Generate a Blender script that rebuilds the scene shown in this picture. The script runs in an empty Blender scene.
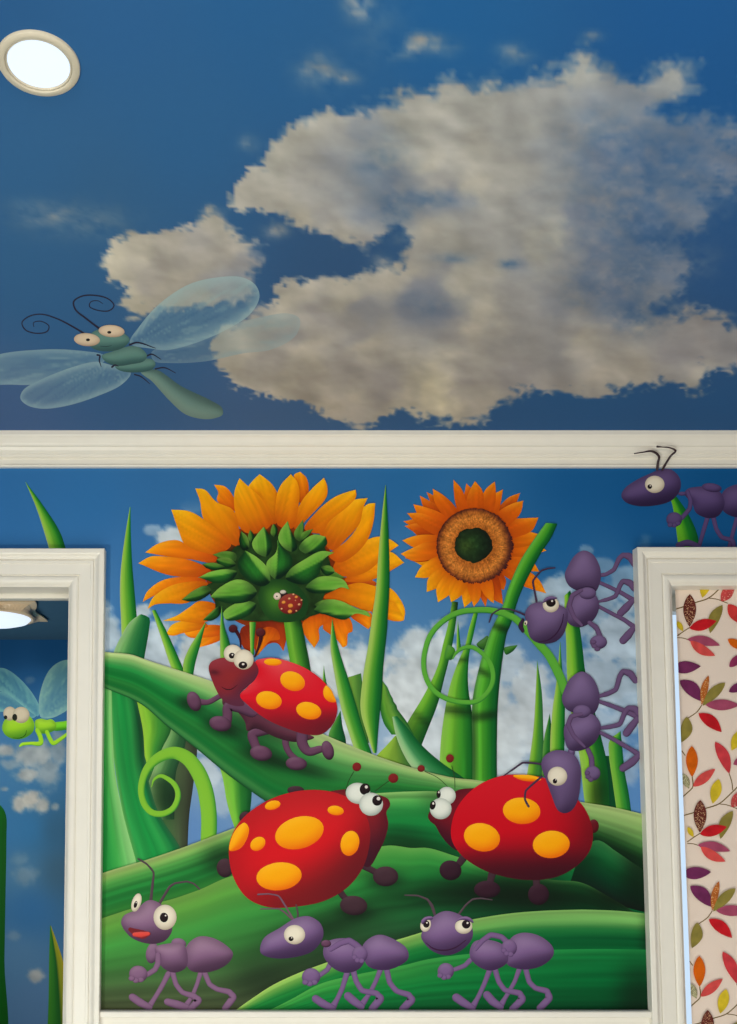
import bpy, math
import numpy as np
from mathutils.geometry import delaunay_2d_cdt
from mathutils import Vector

# ------------------------------------------------------------------ camera model
FPX = 939.0; PX0, PY0 = 243.0, 743.0; PITCH = math.radians(4.3)
CAM = np.array([0.0, -2.236, 1.5])
CP, SP = math.cos(PITCH), math.sin(PITCH)
sc = bpy.context.scene
COL = sc.collection

def ray(P):
    P = np.asarray(P, float)
    a = (P[..., 0]-PX0)/FPX; b = -(P[..., 1]-PY0)/FPX
    return np.stack([a, CP-b*SP, SP+b*CP], -1)
def on_y(P, y=0.0):
    d = ray(P); s = (y-CAM[1])/d[..., 1]
    return CAM+d*s[..., None]
def on_z(P, z):
    d = ray(P); s = (z-CAM[2])/d[..., 2]
    return CAM+d*s[..., None]
ZC = float(on_y([[300, 430.5]], -0.055)[0, 2])        # ceiling height
YB = 2.65                                             # far wall of the room behind the doorway
YS = 0.035                                            # fabric shade plane
PLANES = {'wall': lambda P, o: on_y(P, -o), 'ceiling': lambda P, o: on_z(P, ZC-o),
          'far': lambda P, o: on_y(P, YB-o), 'shade': lambda P, o: on_y(P, YS-o)}

# ------------------------------------------------------------------ noise
def _hash(ix, iy, s):
    n = (ix.astype(np.int64)*374761393 + iy.astype(np.int64)*668265263 + s*1274126177) & 0x7fffffff
    n = ((n ^ (n >> 13))*1103515245) & 0x7fffffff
    n = ((n ^ (n >> 15))*668265263) & 0x7fffffff
    n = n ^ (n >> 14)
    return (n & 0xffff)/65535.0
def vnoise(x, y, s=0):
    x = np.asarray(x, float); y = np.asarray(y, float)
    ix = np.floor(x); iy = np.floor(y); fx = x-ix; fy = y-iy
    fx = fx*fx*(3-2*fx); fy = fy*fy*(3-2*fy)
    a = _hash(ix, iy, s); b = _hash(ix+1, iy, s); c = _hash(ix, iy+1, s); d = _hash(ix+1, iy+1, s)
    return (a*(1-fx)+b*fx)*(1-fy)+(c*(1-fx)+d*fx)*fy
def fbm(x, y, s=0, o=4, g=.5):
    r = 0; a = 1; t = 0
    for k in range(o):
        r = r+a*vnoise(x*2**k+17.3*k, y*2**k-9.1*k, s+k); t += a; a *= g
    return r/t
def ss(a, b, x):
    t = np.clip((x-a)/(b-a), 0, 1); return t*t*(3-2*t)
def mix(a, b, t):
    a = np.asarray(a, float); b = np.asarray(b, float); t = np.asarray(t, float)
    if t.ndim: t = t[..., None]
    return a*(1-t)+b*t
def ramp(stops, u):
    xs = [s[0] for s in stops]; cs = np.array([s[1] for s in stops], float)
    return np.stack([np.interp(u, xs, cs[:, k]) for k in range(3)], -1)
def lin(c):
    c = np.clip(np.asarray(c, float)/255, 0, 1)
    return np.where(c <= .04045, c/12.92, ((c+.055)/1.055)**2.4)

# ------------------------------------------------------------------ curves
def T(x0, y0, s, pts):                                # zoomed-tile coordinates to photo coordinates
    return [(x0+p[0]/s, y0+p[1]/s)+tuple(p[2:]) for p in pts]
def _cr(p0, p1, p2, p3, n):
    t = np.linspace(0, 1, n, endpoint=False)[:, None]
    a = np.linalg.norm(p1-p0)**.5+1e-6; b = np.linalg.norm(p2-p1)**.5+1e-6; c = np.linalg.norm(p3-p2)**.5+1e-6
    m1 = (p2-p1)+b*((p1-p0)/a-(p2-p0)/(a+b)); m2 = (p2-p1)+b*((p3-p2)/c-(p3-p1)/(b+c))
    return (2*t**3-3*t**2+1)*p1+(t**3-2*t**2+t)*m1+(-2*t**3+3*t**2)*p2+(t**3-t**2)*m2
def openc(pts, n=8):
    p = [np.array(q[:2], float) for q in pts]
    if len(p) == 2: return np.array([p[0]+(p[1]-p[0])*k/n for k in range(n+1)])
    q = [2*p[0]-p[1]]+p+[2*p[-1]-p[-2]]
    o = [_cr(q[i], q[i+1], q[i+2], q[i+3], n) for i in range(len(p)-1)]
    return np.concatenate(o+[p[-1][None]])
def closedc(pts, n=8):
    cs = [i for i, q in enumerate(pts) if len(q) > 2 and q[2]]
    m = len(pts)
    if not cs:
        p = [np.array(q[:2], float) for q in pts]
        return np.concatenate([_cr(p[i-1], p[i], p[(i+1) % m], p[(i+2) % m], n) for i in range(m)])
    o = []
    for a, b in zip(cs, cs[1:]+[cs[0]+m]):
        seg = [pts[k % m] for k in range(a, b+1)]
        o.append(openc(seg, n)[:-1])
    return np.concatenate(o)
def resample(C, n):
    d = np.r_[0, np.cumsum(np.linalg.norm(np.diff(C, axis=0), axis=1))]
    t = np.linspace(0, d[-1], n)
    return np.stack([np.interp(t, d, C[:, 0]), np.interp(t, d, C[:, 1])], -1)
def inside(P, poly):
    x, y = P[:, 0][:, None], P[:, 1][:, None]
    a = poly; b = np.roll(poly, -1, 0)
    c = ((a[:, 1] > y) != (b[:, 1] > y))
    with np.errstate(all='ignore'):
        xi = (b[:, 0]-a[:, 0])*(y-a[:, 1])/(b[:, 1]-a[:, 1])+a[:, 0]
    return (np.sum(c & (x < xi), 1) % 2) == 1
def segdist(P, poly):
    out = np.full(len(P), 1e9)
    a = poly; b = np.roll(poly, -1, 0); e = b-a; L = np.sum(e*e, 1)+1e-12
    for k in range(0, len(P), 4000):
        q = P[k:k+4000, None, :]-a
        t = np.clip(np.sum(q*e, 2)/L, 0, 1)
        out[k:k+4000] = np.sqrt(np.min(np.sum((q-t[..., None]*e)**2, 2), 1))
    return out
def sdf(P, poly):                                     # positive inside
    return np.where(inside(P, poly), 1, -1)*segdist(P, poly)
def nfield(P, poly):                                  # smooth "roundness" field from the outline
    a = poly; b = np.roll(poly, -1, 0); m = (a+b)/2; e = b-a
    L = np.linalg.norm(e, axis=1)+1e-9
    area = np.sum(a[:, 0]*b[:, 1]-b[:, 0]*a[:, 1])
    n = np.stack([e[:, 1], -e[:, 0]], -1)/L[:, None]*(1 if area > 0 else -1)
    N = np.zeros((len(P), 2))
    for k in range(0, len(P), 3000):
        d2 = np.sum((P[k:k+3000, None]-m)**2, 2)+(.5*L)**2*.3+.05
        w = L/d2**1.3
        N[k:k+3000] = (w@n)/w.sum(1)[:, None]
    return N[:, 0], N[:, 1], np.clip(np.hypot(N[:, 0], N[:, 1]), 0, 1)

# ------------------------------------------------------------------ materials
def newmat(name):
    m = bpy.data.materials.new(name); m.use_nodes = True
    nt = m.node_tree; b = nt.nodes['Principled BSDF']
    return m, nt, b
def paint_mat(name, rough=.6, spec=.25, var=.05, scale=220.0, bump=0.0):
    m, nt, b = newmat(name)
    at = nt.nodes.new('ShaderNodeAttribute'); at.attribute_name = 'paint'
    tc = nt.nodes.new('ShaderNodeTexCoord'); no = nt.nodes.new('ShaderNodeTexNoise')
    no.inputs['Scale'].default_value = scale; no.inputs['Detail'].default_value = 3
    nt.links.new(tc.outputs['Object'], no.inputs['Vector'])
    mr = nt.nodes.new('ShaderNodeMapRange')
    mr.inputs['To Min'].default_value = 1-var; mr.inputs['To Max'].default_value = 1+var
    nt.links.new(no.outputs['Fac'], mr.inputs['Value'])
    vm = nt.nodes.new('ShaderNodeVectorMath'); vm.operation = 'SCALE'
    nt.links.new(at.outputs['Color'], vm.inputs[0]); nt.links.new(mr.outputs['Result'], vm.inputs['Scale'])
    nt.links.new(vm.outputs['Vector'], b.inputs['Base Color'])
    b.inputs['Roughness'].default_value = rough; b.inputs['Specular IOR Level'].default_value = spec
    if bump:
        bp = nt.nodes.new('ShaderNodeBump'); bp.inputs['Strength'].default_value = bump; bp.inputs['Distance'].default_value = .002
        nt.links.new(no.outputs['Fac'], bp.inputs['Height']); nt.links.new(bp.outputs['Normal'], b.inputs['Normal'])
    return m
def flat_mat(name, rgb, rough=.5, spec=.4, var=.04, scale=40.0, emit=None, es=0):
    m, nt, b = newmat(name)
    c = lin(rgb)
    tc = nt.nodes.new('ShaderNodeTexCoord'); no = nt.nodes.new('ShaderNodeTexNoise')
    no.inputs['Scale'].default_value = scale; nt.links.new(tc.outputs['Object'], no.inputs['Vector'])
    cr = nt.nodes.new('ShaderNodeValToRGB')
    cr.color_ramp.elements[0].position = .3; cr.color_ramp.elements[1].position = .7
    cr.color_ramp.elements[0].color = (*(c*(1-var)), 1); cr.color_ramp.elements[1].color = (*np.clip(c*(1+var), 0, 1), 1)
    nt.links.new(no.outputs['Fac'], cr.inputs['Fac']); nt.links.new(cr.outputs['Color'], b.inputs['Base Color'])
    b.inputs['Roughness'].default_value = rough; b.inputs['Specular IOR Level'].default_value = spec
    if emit is not None:
        b.inputs['Emission Color'].default_value = (*lin(emit), 1); b.inputs['Emission Strength'].default_value = es
    return m
M_PAINT = paint_mat('mural_paint', spec=.07, var=.03)
M_SKY = paint_mat('sky_paint', rough=.75, spec=.07, var=.025, scale=90)
M_FABRIC = paint_mat('printed_fabric', rough=.9, spec=.05, var=.09, scale=600, bump=.3)
M_TRIM = flat_mat('cream_trim_paint', (226, 221, 208), rough=.38, spec=.4, var=.015, scale=25)
M_LENS = flat_mat('lamp_lens', (120, 125, 132), emit=(226, 240, 255), es=.98, var=0)
M_RING = flat_mat('lamp_ring_enamel', (196, 188, 168), rough=.4, var=.01)
M_SHADE = flat_mat('lamp_glass_cream', (205, 180, 145), rough=.3, var=.02)
M_WIRE = flat_mat('dark_wire', (45, 22, 30), rough=.5, var=.1, scale=200)
M_HALL = flat_mat('hall_ceiling_blue', (52, 86, 110), rough=.8, spec=.1, var=.03)
M_WOOD = flat_mat('floor_wood', (170, 140, 105), rough=.5, var=.12, scale=8)

# ------------------------------------------------------------------ objects
GAIN = {'wall': np.array([1, 1, 1.]), 'ceiling': np.array([1, 1, 1.]), 'far': np.array([1, 1, 1.]), 'shade': np.array([1, 1, 1.])}
LAYERS = {k: [] for k in PLANES}
STEP = 0.00012
def mesh_obj(name, V, F, mat, parent=None, cols=None, smooth=False):
    me = bpy.data.meshes.new(name)
    off = np.array(parent.matrix_world.translation) if parent is not None else 0
    if parent is not None:
        r = parent; off = np.zeros(3)
        while r is not None: off = off+np.array(r.location); r = r.parent
    me.from_pydata((np.asarray(V)-off).tolist(), [], [tuple(map(int, f)) for f in F])
    me.materials.append(mat)
    if cols is not None:
        at = me.color_attributes.new('paint', 'FLOAT_COLOR', 'POINT')
        rgba = np.concatenate([cols, np.ones((len(cols), 1))], 1).astype(np.float32)
        at.data.foreach_set('color', rgba.ravel())
    if smooth:
        me.polygons.foreach_set('use_smooth', [True]*len(me.polygons))
    me.update()
    o = bpy.data.objects.new(name, me); COL.objects.link(o)
    if parent is not None: o.parent = parent
    return o
def tag(o, label, cat, group=None, kind=None):
    if label: o['label'] = label
    if cat: o['category'] = cat
    if group: o['group'] = group
    if kind: o['kind'] = kind
    return o
class Fig:                                            # one painted thing: an Empty at its base and its parts
    def __init__(s, name, label, cat, base, plane='wall', group=None):
        s.plane = plane
        e = bpy.data.objects.new(name, None); COL.objects.link(e); e.empty_display_size = .02
        e.location = PLANES[plane](np.array([base], float), 0)[0]
        s.o = tag(e, label, cat, group)
class One:                                            # a thing that is a single painted mesh
    def __init__(s, label, cat, plane='wall', group=None):
        s.plane = plane; s.o = None; s.t = (label, cat, group)
def put(fig, name, V2, F, rgb, parent=None, mat=None, lay=None):
    V2 = np.asarray(V2, float)
    lo, hi = V2.min(0), V2.max(0)
    L = LAYERS[fig.plane]
    if lay is None:
        lay = 1
        for (l2, h2, k) in L:
            if k >= lay and l2[0] < hi[0] and lo[0] < h2[0] and l2[1] < hi[1] and lo[1] < h2[1]: lay = k+1
        L.append((lo, hi, lay))
    V = PLANES[fig.plane](V2, lay*STEP)
    # faces towards the room
    cols = np.clip(lin(rgb)*GAIN[fig.plane], 0, .95)
    par = parent if parent is not None else fig.o
    o = mesh_obj(name, V, F, mat or M_PAINT, par, cols)
    if isinstance(fig, One): tag(o, *fig.t)
    return o
def orient(V2, F):                                    # counter-clockwise as seen by the camera (y runs down)
    out = []
    for f in F:
        p = V2[list(f)]
        a = sum(p[i][0]*p[(i+1) % len(f)][1]-p[(i+1) % len(f)][0]*p[i][1] for i in range(len(f)))
        out.append(tuple(f) if a < 0 else tuple(f)[::-1])
    return out
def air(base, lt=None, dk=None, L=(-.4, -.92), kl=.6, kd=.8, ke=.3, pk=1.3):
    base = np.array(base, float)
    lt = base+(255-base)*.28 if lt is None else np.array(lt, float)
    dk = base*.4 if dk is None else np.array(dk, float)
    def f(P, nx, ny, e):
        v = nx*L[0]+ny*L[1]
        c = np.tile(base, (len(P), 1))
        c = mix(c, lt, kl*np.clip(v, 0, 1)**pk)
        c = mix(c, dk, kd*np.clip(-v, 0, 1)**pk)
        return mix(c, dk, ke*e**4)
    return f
def fill(fig, name, pts, col, parent=None, step=None, n=7, straight=False, mat=None):
    poly = np.array([p[:2] for p in pts], float) if straight else closedc(pts, n)
    lo, hi = poly.min(0), poly.max(0); size = (hi-lo).max()
    st = step or min(3.0, max(.6, size/26))
    gx, gy = np.meshgrid(np.arange(lo[0]+st*.5, hi[0], st), np.arange(lo[1]+st*.5, hi[1], st))
    gx[1::2] += st*.5
    G = np.stack([gx.ravel(), gy.ravel()], -1)
    if len(G):
        G = G[inside(G, poly)]
        if len(G): G = G[segdist(G, poly) > st*.35]
    A = np.concatenate([poly, G]) if len(G) else poly
    m = len(poly)
    vs, es, fs, *_ = delaunay_2d_cdt([Vector(p) for p in A], [(i, (i+1) % m) for i in range(m)], [list(range(m))], 1, 1e-5)
    V2 = np.array([tuple(v) for v in vs]); F = orient(V2, fs)
    nx, ny, e = nfield(V2, poly)
    rgb = col(V2, nx, ny, e) if callable(col) else np.tile(np.array(col, float), (len(V2), 1))
    return put(fig, name, V2, F, rgb, parent, mat)
def ell(fig, name, c, col, parent=None, ns=28, nr=6):
    cx, cy, rx, ry = c[:4]; rot = math.radians(c[4]) if len(c) > 4 else 0
    V = [(0, 0)]; F = []
    for r in range(1, nr+1):
        for k in range(ns): a = 2*math.pi*k/ns; V.append((r/nr*math.cos(a), r/nr*math.sin(a)))
    U = np.array(V)
    for k in range(ns):
        F.append((0, 1+k, 1+(k+1) % ns))
        for r in range(nr-1):
            a = 1+r*ns; F.append((a+k, a+ns+k, a+ns+(k+1) % ns, a+(k+1) % ns))
    q = U*[rx, ry]; ca, sa = math.cos(rot), math.sin(rot)
    V2 = np.stack([cx+q[:, 0]*ca-q[:, 1]*sa, cy+q[:, 0]*sa+q[:, 1]*ca], -1)
    nx = U[:, 0]*ca-U[:, 1]*sa; ny = U[:, 0]*sa+U[:, 1]*ca
    r2 = np.hypot(nx, ny)
    rgb = col(V2, nx*r2, ny*r2, r2) if callable(col) else np.tile(np.array(col, float), (len(V2), 1))
    return put(fig, name, V2, orient(V2, F), rgb, parent)
def bend(pts, r=.22):                                 # keep the limbs straight between crisp joints
    p = [np.array(q[:2], float) for q in pts]; o = [p[0]]
    for i in range(1, len(p)-1):
        u = p[i-1]-p[i]; v = p[i+1]-p[i]; k = min(np.linalg.norm(u), np.linalg.norm(v))*r
        o += [p[i]+u/(np.linalg.norm(u)+1e-9)*k, p[i]+(u/(np.linalg.norm(u)+1e-9)+v/(np.linalg.norm(v)+1e-9))*k*.18, p[i]+v/(np.linalg.norm(v)+1e-9)*k]
    return [tuple(q) for q in o+[p[-1]]]
def stroke_geo(pts, w, m=6, n=8, cap=True):
    C = openc(pts, n); N = len(C)
    w = np.interp(np.linspace(0, 1, N), np.linspace(0, 1, len(w)), w)/2
    d = np.gradient(C, axis=0); d /= np.linalg.norm(d, axis=1)[:, None]+1e-9
    rows = [(C[i], d[i], w[i]) for i in range(N)]
    if cap:
        S = [(math.sin(a), math.cos(a)) for a in np.radians([25, 50, 72, 88])]
        rows = [(C[0]-d[0]*w[0]*s, d[0], w[0]*c) for s, c in S[::-1]]+rows+[(C[-1]+d[-1]*w[-1]*s, d[-1], w[-1]*c) for s, c in S]
    V = []; nx = []; ny = []; e = []
    for c, dd, ww in rows:
        p = np.array([-dd[1], dd[0]])
        for k in range(m+1):
            u = 2*k/m-1; V.append(c+p*ww*u); nx.append(p[0]*u*abs(u)); ny.append(p[1]*u*abs(u)); e.append(abs(u))
    F = [(i*(m+1)+k, i*(m+1)+k+1, (i+1)*(m+1)+k+1, (i+1)*(m+1)+k) for i in range(len(rows)-1) for k in range(m)]
    return np.array(V), F, np.array(nx), np.array(ny), np.array(e)
def stroke(fig, name, pts, w, col, parent=None, m=6, n=8, cap=True, r=None):
    if r:
        if hasattr(w, '__len__') and len(w) == len(pts): w = [w[0]]+[x for x in w[1:-1] for _ in range(3)]+[w[-1]]
        pts = bend(pts, r); n = 5
    V2, F, nx, ny, e = stroke_geo(pts, w if hasattr(w, '__len__') else [w, w], m, n, cap)
    rgb = col(V2, nx, ny, e) if callable(col) else np.tile(np.array(col, float), (len(V2), 1))
    return put(fig, name, V2, orient(V2, F), rgb, parent)
def blobs(P, c, bl):                                  # soft airbrushed dark patches of the artwork
    for b in bl or ():
        cx, cy, rx, ry, k = b[:5]; a = math.radians(b[5]) if len(b) > 5 else 0
        dk = b[6] if len(b) > 6 else (12, 22, 14)
        x = P[:, 0]-cx; y = P[:, 1]-cy
        u = (x*math.cos(a)+y*math.sin(a))/rx; v = (-x*math.sin(a)+y*math.cos(a))/ry
        c = mix(c, dk, k*np.exp(-(u*u+v*v)**1.3))
    return c
def ruled(fig, name, A, B, st, st2=None, nu=16, nt=None, streak=.1, sf=14, seed=0, dark=None, parent=None, lt=None):
    CA = openc(A, 10); CB = openc(B, 10)
    L = max(np.linalg.norm(np.diff(CA, axis=0), axis=1).sum(), np.linalg.norm(np.diff(CB, axis=0), axis=1).sum())
    nt = nt or int(np.clip(L/4, 10, 150))
    CA = resample(CA, nt); CB = resample(CB, nt)
    u = np.linspace(0, 1, nu+1)
    V2 = (CA[:, None]*(1-u)[None, :, None]+CB[:, None]*u[None, :, None]).reshape(-1, 2)
    U = np.tile(u, nt); t = np.repeat(np.linspace(0, 1, nt), nu+1)
    F = [(i*(nu+1)+k, i*(nu+1)+k+1, (i+1)*(nu+1)+k+1, (i+1)*(nu+1)+k) for i in range(nt-1) for k in range(nu)]
    c = ramp(st, U)
    if st2: c = mix(c, ramp(st2, U), ss(.1, .9, t))
    s = fbm(U*sf, t*2.2+seed*3.7, seed, 3)-.5; s2 = fbm(U*sf*2.3+9, t*1.3+seed, seed+5, 2)-.5
    c = np.clip(c*(1+2.4*streak*s+1.3*streak*s2)[:, None], 0, 255)
    c = blobs(V2, c, dark)
    for b in lt or (): c = blobs(V2, c, [b])
    return put(fig, name, V2, orient(V2, F), c, parent)
# ================================================================== the room
def W(px, py, y=0.0): return on_y(np.array([[px, py]], float), y)[0]
def box_geo(lo, hi):
    x0, y0, z0 = lo; x1, y1, z1 = hi
    V = [(x0,y0,z0),(x1,y0,z0),(x1,y1,z0),(x0,y1,z0),(x0,y0,z1),(x1,y0,z1),(x1,y1,z1),(x0,y1,z1)]
    F = [(0,3,2,1),(4,5,6,7),(0,1,5,4),(1,2,6,5),(2,3,7,6),(3,0,4,7)]
    return V, F
def boxes(name, bs, mat, parent=None, kind=None):
    V = []; F = []
    for lo, hi in bs:
        v, f = box_geo(lo, hi); n = len(V); V += v; F += [tuple(i+n for i in q) for q in f]
    o = mesh_obj(name, np.array(V, float), F, mat, parent)
    if kind: o['kind'] = kind
    return o

DXR = W(105, 549, -.02)[0]            # doorway casing, outer right edge
DZT = W(60, 548.5, -.026)[2]          # casing top
WXL = W(636, 549, -.02)[0]            # window casing, outer left edge
WZT = W(690, 547.2, -.026)[2]
CW = 0.089                            # casing width
DXL = DXR-1.08; WXR = WXL+1.15; WZB = 0.62
WALLT = 0.12
RAILT = W(370, 1011.3, -.0215)[2]
XL, XR = -2.4, 2.6
YF = -3.2
# floor, plain shell
boxes('floor', [((XL, YF, -.05), (XR, 0, 0)), ((XL, 0, -.05), (WXL-.05, YB+.1, 0))], M_WOOD, kind='structure')
boxes('wall_left', [((XL-.1, YF, 0), (XL, 0, ZC))], flat_mat('plain_blue_wall', (70, 120, 170), rough=.8, spec=.1), kind='structure')
DI, WI = DXR-CW, WXL+CW               # opening edges
# wall core behind the paint (openings left free)
M_CORE = flat_mat('wall_core_white', (215, 212, 200), rough=.7)
boxes('wall_back', [((XL, .002, 0), (DXL+CW-.018, WALLT, ZC)), ((DXL+CW-.018, .002, DZT-CW+.018), (DI+.018, WALLT, ZC)),
                    ((DI+.018, .002, 0), (WI-.018, WALLT, ZC)), ((WI-.018, .002, WZT-CW+.018), (WXR-CW+.018, WALLT, ZC)),
                    ((WI-.018, .002, 0), (WXR-CW+.018, WALLT, WZB+CW-.018)), ((WXR-CW+.018, .002, 0), (XR, WALLT, ZC))], M_CORE, kind='structure')

def sweep(name, path_fn, prof, mat, parent=None):     # profile (inset, depth) swept round a frame of corner points
    V = []; F = []; k = None
    for w, d in prof:
        ring = path_fn(w); k = len(ring)
        V += [(x, -d, z) for x, z in ring]
    for i in range(len(prof)-1):
        for j in range(k-1):
            a = i*k+j; F.append((a, a+1, a+k+1, a+k))
    o = mesh_obj(name, np.array(V, float), F, mat, parent)
    return o
CAS = [(0, -.001), (0, .0275), (.0015, .029), (.011, .029), (.014, .0275), (.017, .024), (.021, .0215), (.0245, .0205), (.025, .0165), (.0275, .0165), (.028, .0195), (.034, .0195), (.035, .0175), (.058, .0165),
       (.0605, .0165), (.061, .0125), (.0635, .0125), (.064, .0145), (.068, .0165), (.074, .017), (.079, .0155), (.083, .012), (.086, .008), (.0885, .006), (.089, 0)]
door = bpy.data.objects.new('door_1', None); COL.objects.link(door); door['kind'] = 'structure'
door.location = ((DXR+DXL)/2, 0, 0)
sweep('door_casing', lambda w: [(DXR-w, 0), (DXR-w, DZT-w), (DXL+w, DZT-w), (DXL+w, 0)][::-1], CAS, M_TRIM, door)
x0, x1, zt = DXL+CW, DI, DZT-CW
boxes('door_jamb', [((x0-.02, .0, 0), (x0, WALLT+.02, zt)), ((x1, .0, 0), (x1+.02, WALLT+.02, zt)), ((x0-.02, 0, zt), (x1+.02, WALLT+.02, zt+.02))], M_TRIM, door)
boxes('door_stop', [((x0, .062, 0), (x0+.012, .076, zt-.012)), ((x1-.012, .062, 0), (x1, .076, zt-.012)), ((x0, .062, zt-.012), (x1, .076, zt))], M_TRIM, door)
win = bpy.data.objects.new('window_1', None); COL.objects.link(win); win['kind'] = 'structure'
win.location = ((WXL+WXR)/2, 0, WZB)
sweep('window_casing', lambda w: [(WXL+w, WZB+w), (WXL+w, WZT-w), (WXR-w, WZT-w), (WXR-w, WZB+w), (WXL+w, WZB+w)], CAS, M_TRIM, win)
a0, a1, b0, b1 = WI, WXR-CW, WZB+CW, WZT-CW
boxes('window_jamb', [((a0-.02, .0, b0), (a0, WALLT, b1)), ((a1, .0, b0), (a1+.02, WALLT, b1)), ((a0, 0, b1), (a1, WALLT, b1+.02)), ((a0, 0, b0-.02), (a1, WALLT, b0))], M_TRIM, win)
boxes('window_sash', [((a0, .10, b0), (a0+.014, .14, b1)), ((a1-.04, .10, b0), (a1, .14, b1)), ((a0+.014, .10, b0), (a1-.04, .14, b0+.04)), ((a0+.014, .10, b1-.04), (a1-.04, .14, b1))], M_TRIM, win)
mg, nt, b = newmat('window_glass')
b.inputs['Base Color'].default_value = (.86, .93, 1, 1); b.inputs['Roughness'].default_value = .02
b.inputs['Transmission Weight'].default_value = 1; b.inputs['IOR'].default_value = 1.05
boxes('window_pane', [((a0+.01, .118, b0+.03), (a1-.03, .122, b1-.03))], mg, win)

# crown moulding
ctop, cbot = ZC, W(370, 468.4, 0)[2]
H = ctop-cbot
CR = [(-.001, 0), (.012, 0), (.013, .05), (.011, .07), (.010, .12), (.010, .27), (.012, .29), (.018, .31), (.020, .34), (.020, .37), (.024, .40), (.030, .47), (.033, .55), (.034, .565), (.038, .575), (.040, .60), (.042, .66), (.047, .74), (.051, .80), (.052, .81), (.0545, .83), (.056, .86), (.056, 1.0)]
V = []; F = []
for d, h in CR: V += [(XL, -d, cbot+h*H), (XR, -d, cbot+h*H)]
F = [(2*i, 2*i+1, 2*i+3, 2*i+2) for i in range(len(CR)-1)]
o = mesh_obj('trim_1', np.array(V), F, M_TRIM); o['kind'] = 'structure'
# chair rail between the doorway and the window, panelled board below
RR = [(-.001, .0), (.012, 0), (.020, -.001), (.0215, -.004), (.0215, -.014), (.019, -.0155), (.013, -.016), (.012, -.022), (.012, -.10), (-.001, -.10)]
V = []
for d, h in RR: V += [(DXR-.002, -d, RAILT+h), (WXL+.002, -d, RAILT+h)]
F = [(2*i+2, 2*i+3, 2*i+1, 2*i) for i in range(len(RR)-1)]
o = mesh_obj('trim_2', np.array(V), F, M_TRIM); o['kind'] = 'structure'
boxes('trim_3', [((DXR, -.010, .0), (WXL, .001, RAILT-.09))], M_TRIM, kind='structure')

# ------------------------------------------------------------------ painted skies
def rbf(P, pts, s):
    xy = np.array([p[0] for p in pts], float); c = np.array([p[1] for p in pts], float)
    out = np.zeros((len(P), 3))
    for k in range(0, len(P), 20000):
        d2 = ((P[k:k+20000, None]-xy)**2).sum(2)
        w = 1/(d2+s*s)**1.5
        out[k:k+20000] = (w@c)/w.sum(1)[:, None]
    return out
CE_SKY = [((0, 0), (36, 88, 140)), ((120, 20), (38, 92, 145)), ((250, 0), (34, 92, 146)), ((450, 10), (28, 92, 150)), ((700, 10), (24, 86, 148)), ((720, 90), (24, 84, 144)),
          ((40, 160), (44, 96, 144)), ((180, 130), (40, 94, 144)), ((100, 200), (46, 94, 138)), ((30, 260), (46, 96, 142)), ((60, 320), (44, 94, 142)), ((20, 400), (70, 102, 146)),
          ((240, 410), (62, 98, 142)), ((150, 330), (50, 94, 138)), ((330, 260), (44, 82, 124)), ((600, 410), (40, 88, 136)), ((720, 410), (38, 88, 138)), ((720, 270), (36, 82, 134)), ((300, 60), (36, 92, 144)), ((690, 340), (44, 82, 126))]
BIG = [(236,206),(233,199),(246,173),(258,165),(271,146),(286,129),(310,116),(331,108),(370,108),(398,100),(408,97),(425,95),(455,86),(482,83),(530,78),(560,76),(572,70),(583,58),(590,72),(615,80),(643,82),(660,66),(686,62),(683,82),(660,112),(690,124),(712,134),(742,142),(742,178),(712,192),(694,200),(702,215),(668,240),(690,262),(676,288),(655,312),(690,310),(728,318),(745,340),(737,360),(700,364),(698,386),(675,380),(648,386),(610,390),(568,396),(535,392),(507,398),(477,416),(440,418),(417,414),(395,412),(367,421),(340,420),(322,410),(301,403),(270,394),(236,388),(222,372),(216,360),(208,348),(222,329),(250,315),(276,303),(273,285),(321,279),(350,283),(380,273),(405,260),(411,236),(396,226),(370,242),(346,238),(318,230),(301,224),(285,214),(266,213),(250,210)]
SMALL = [(105,265),(116,242),(135,238),(160,232),(185,228),(216,214),(228,226),(241,240),(261,254),(250,280),(246,300),(225,304),(200,307),(175,306),(150,311),(135,313),(124,306),(126,292),(112,280)]
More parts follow.
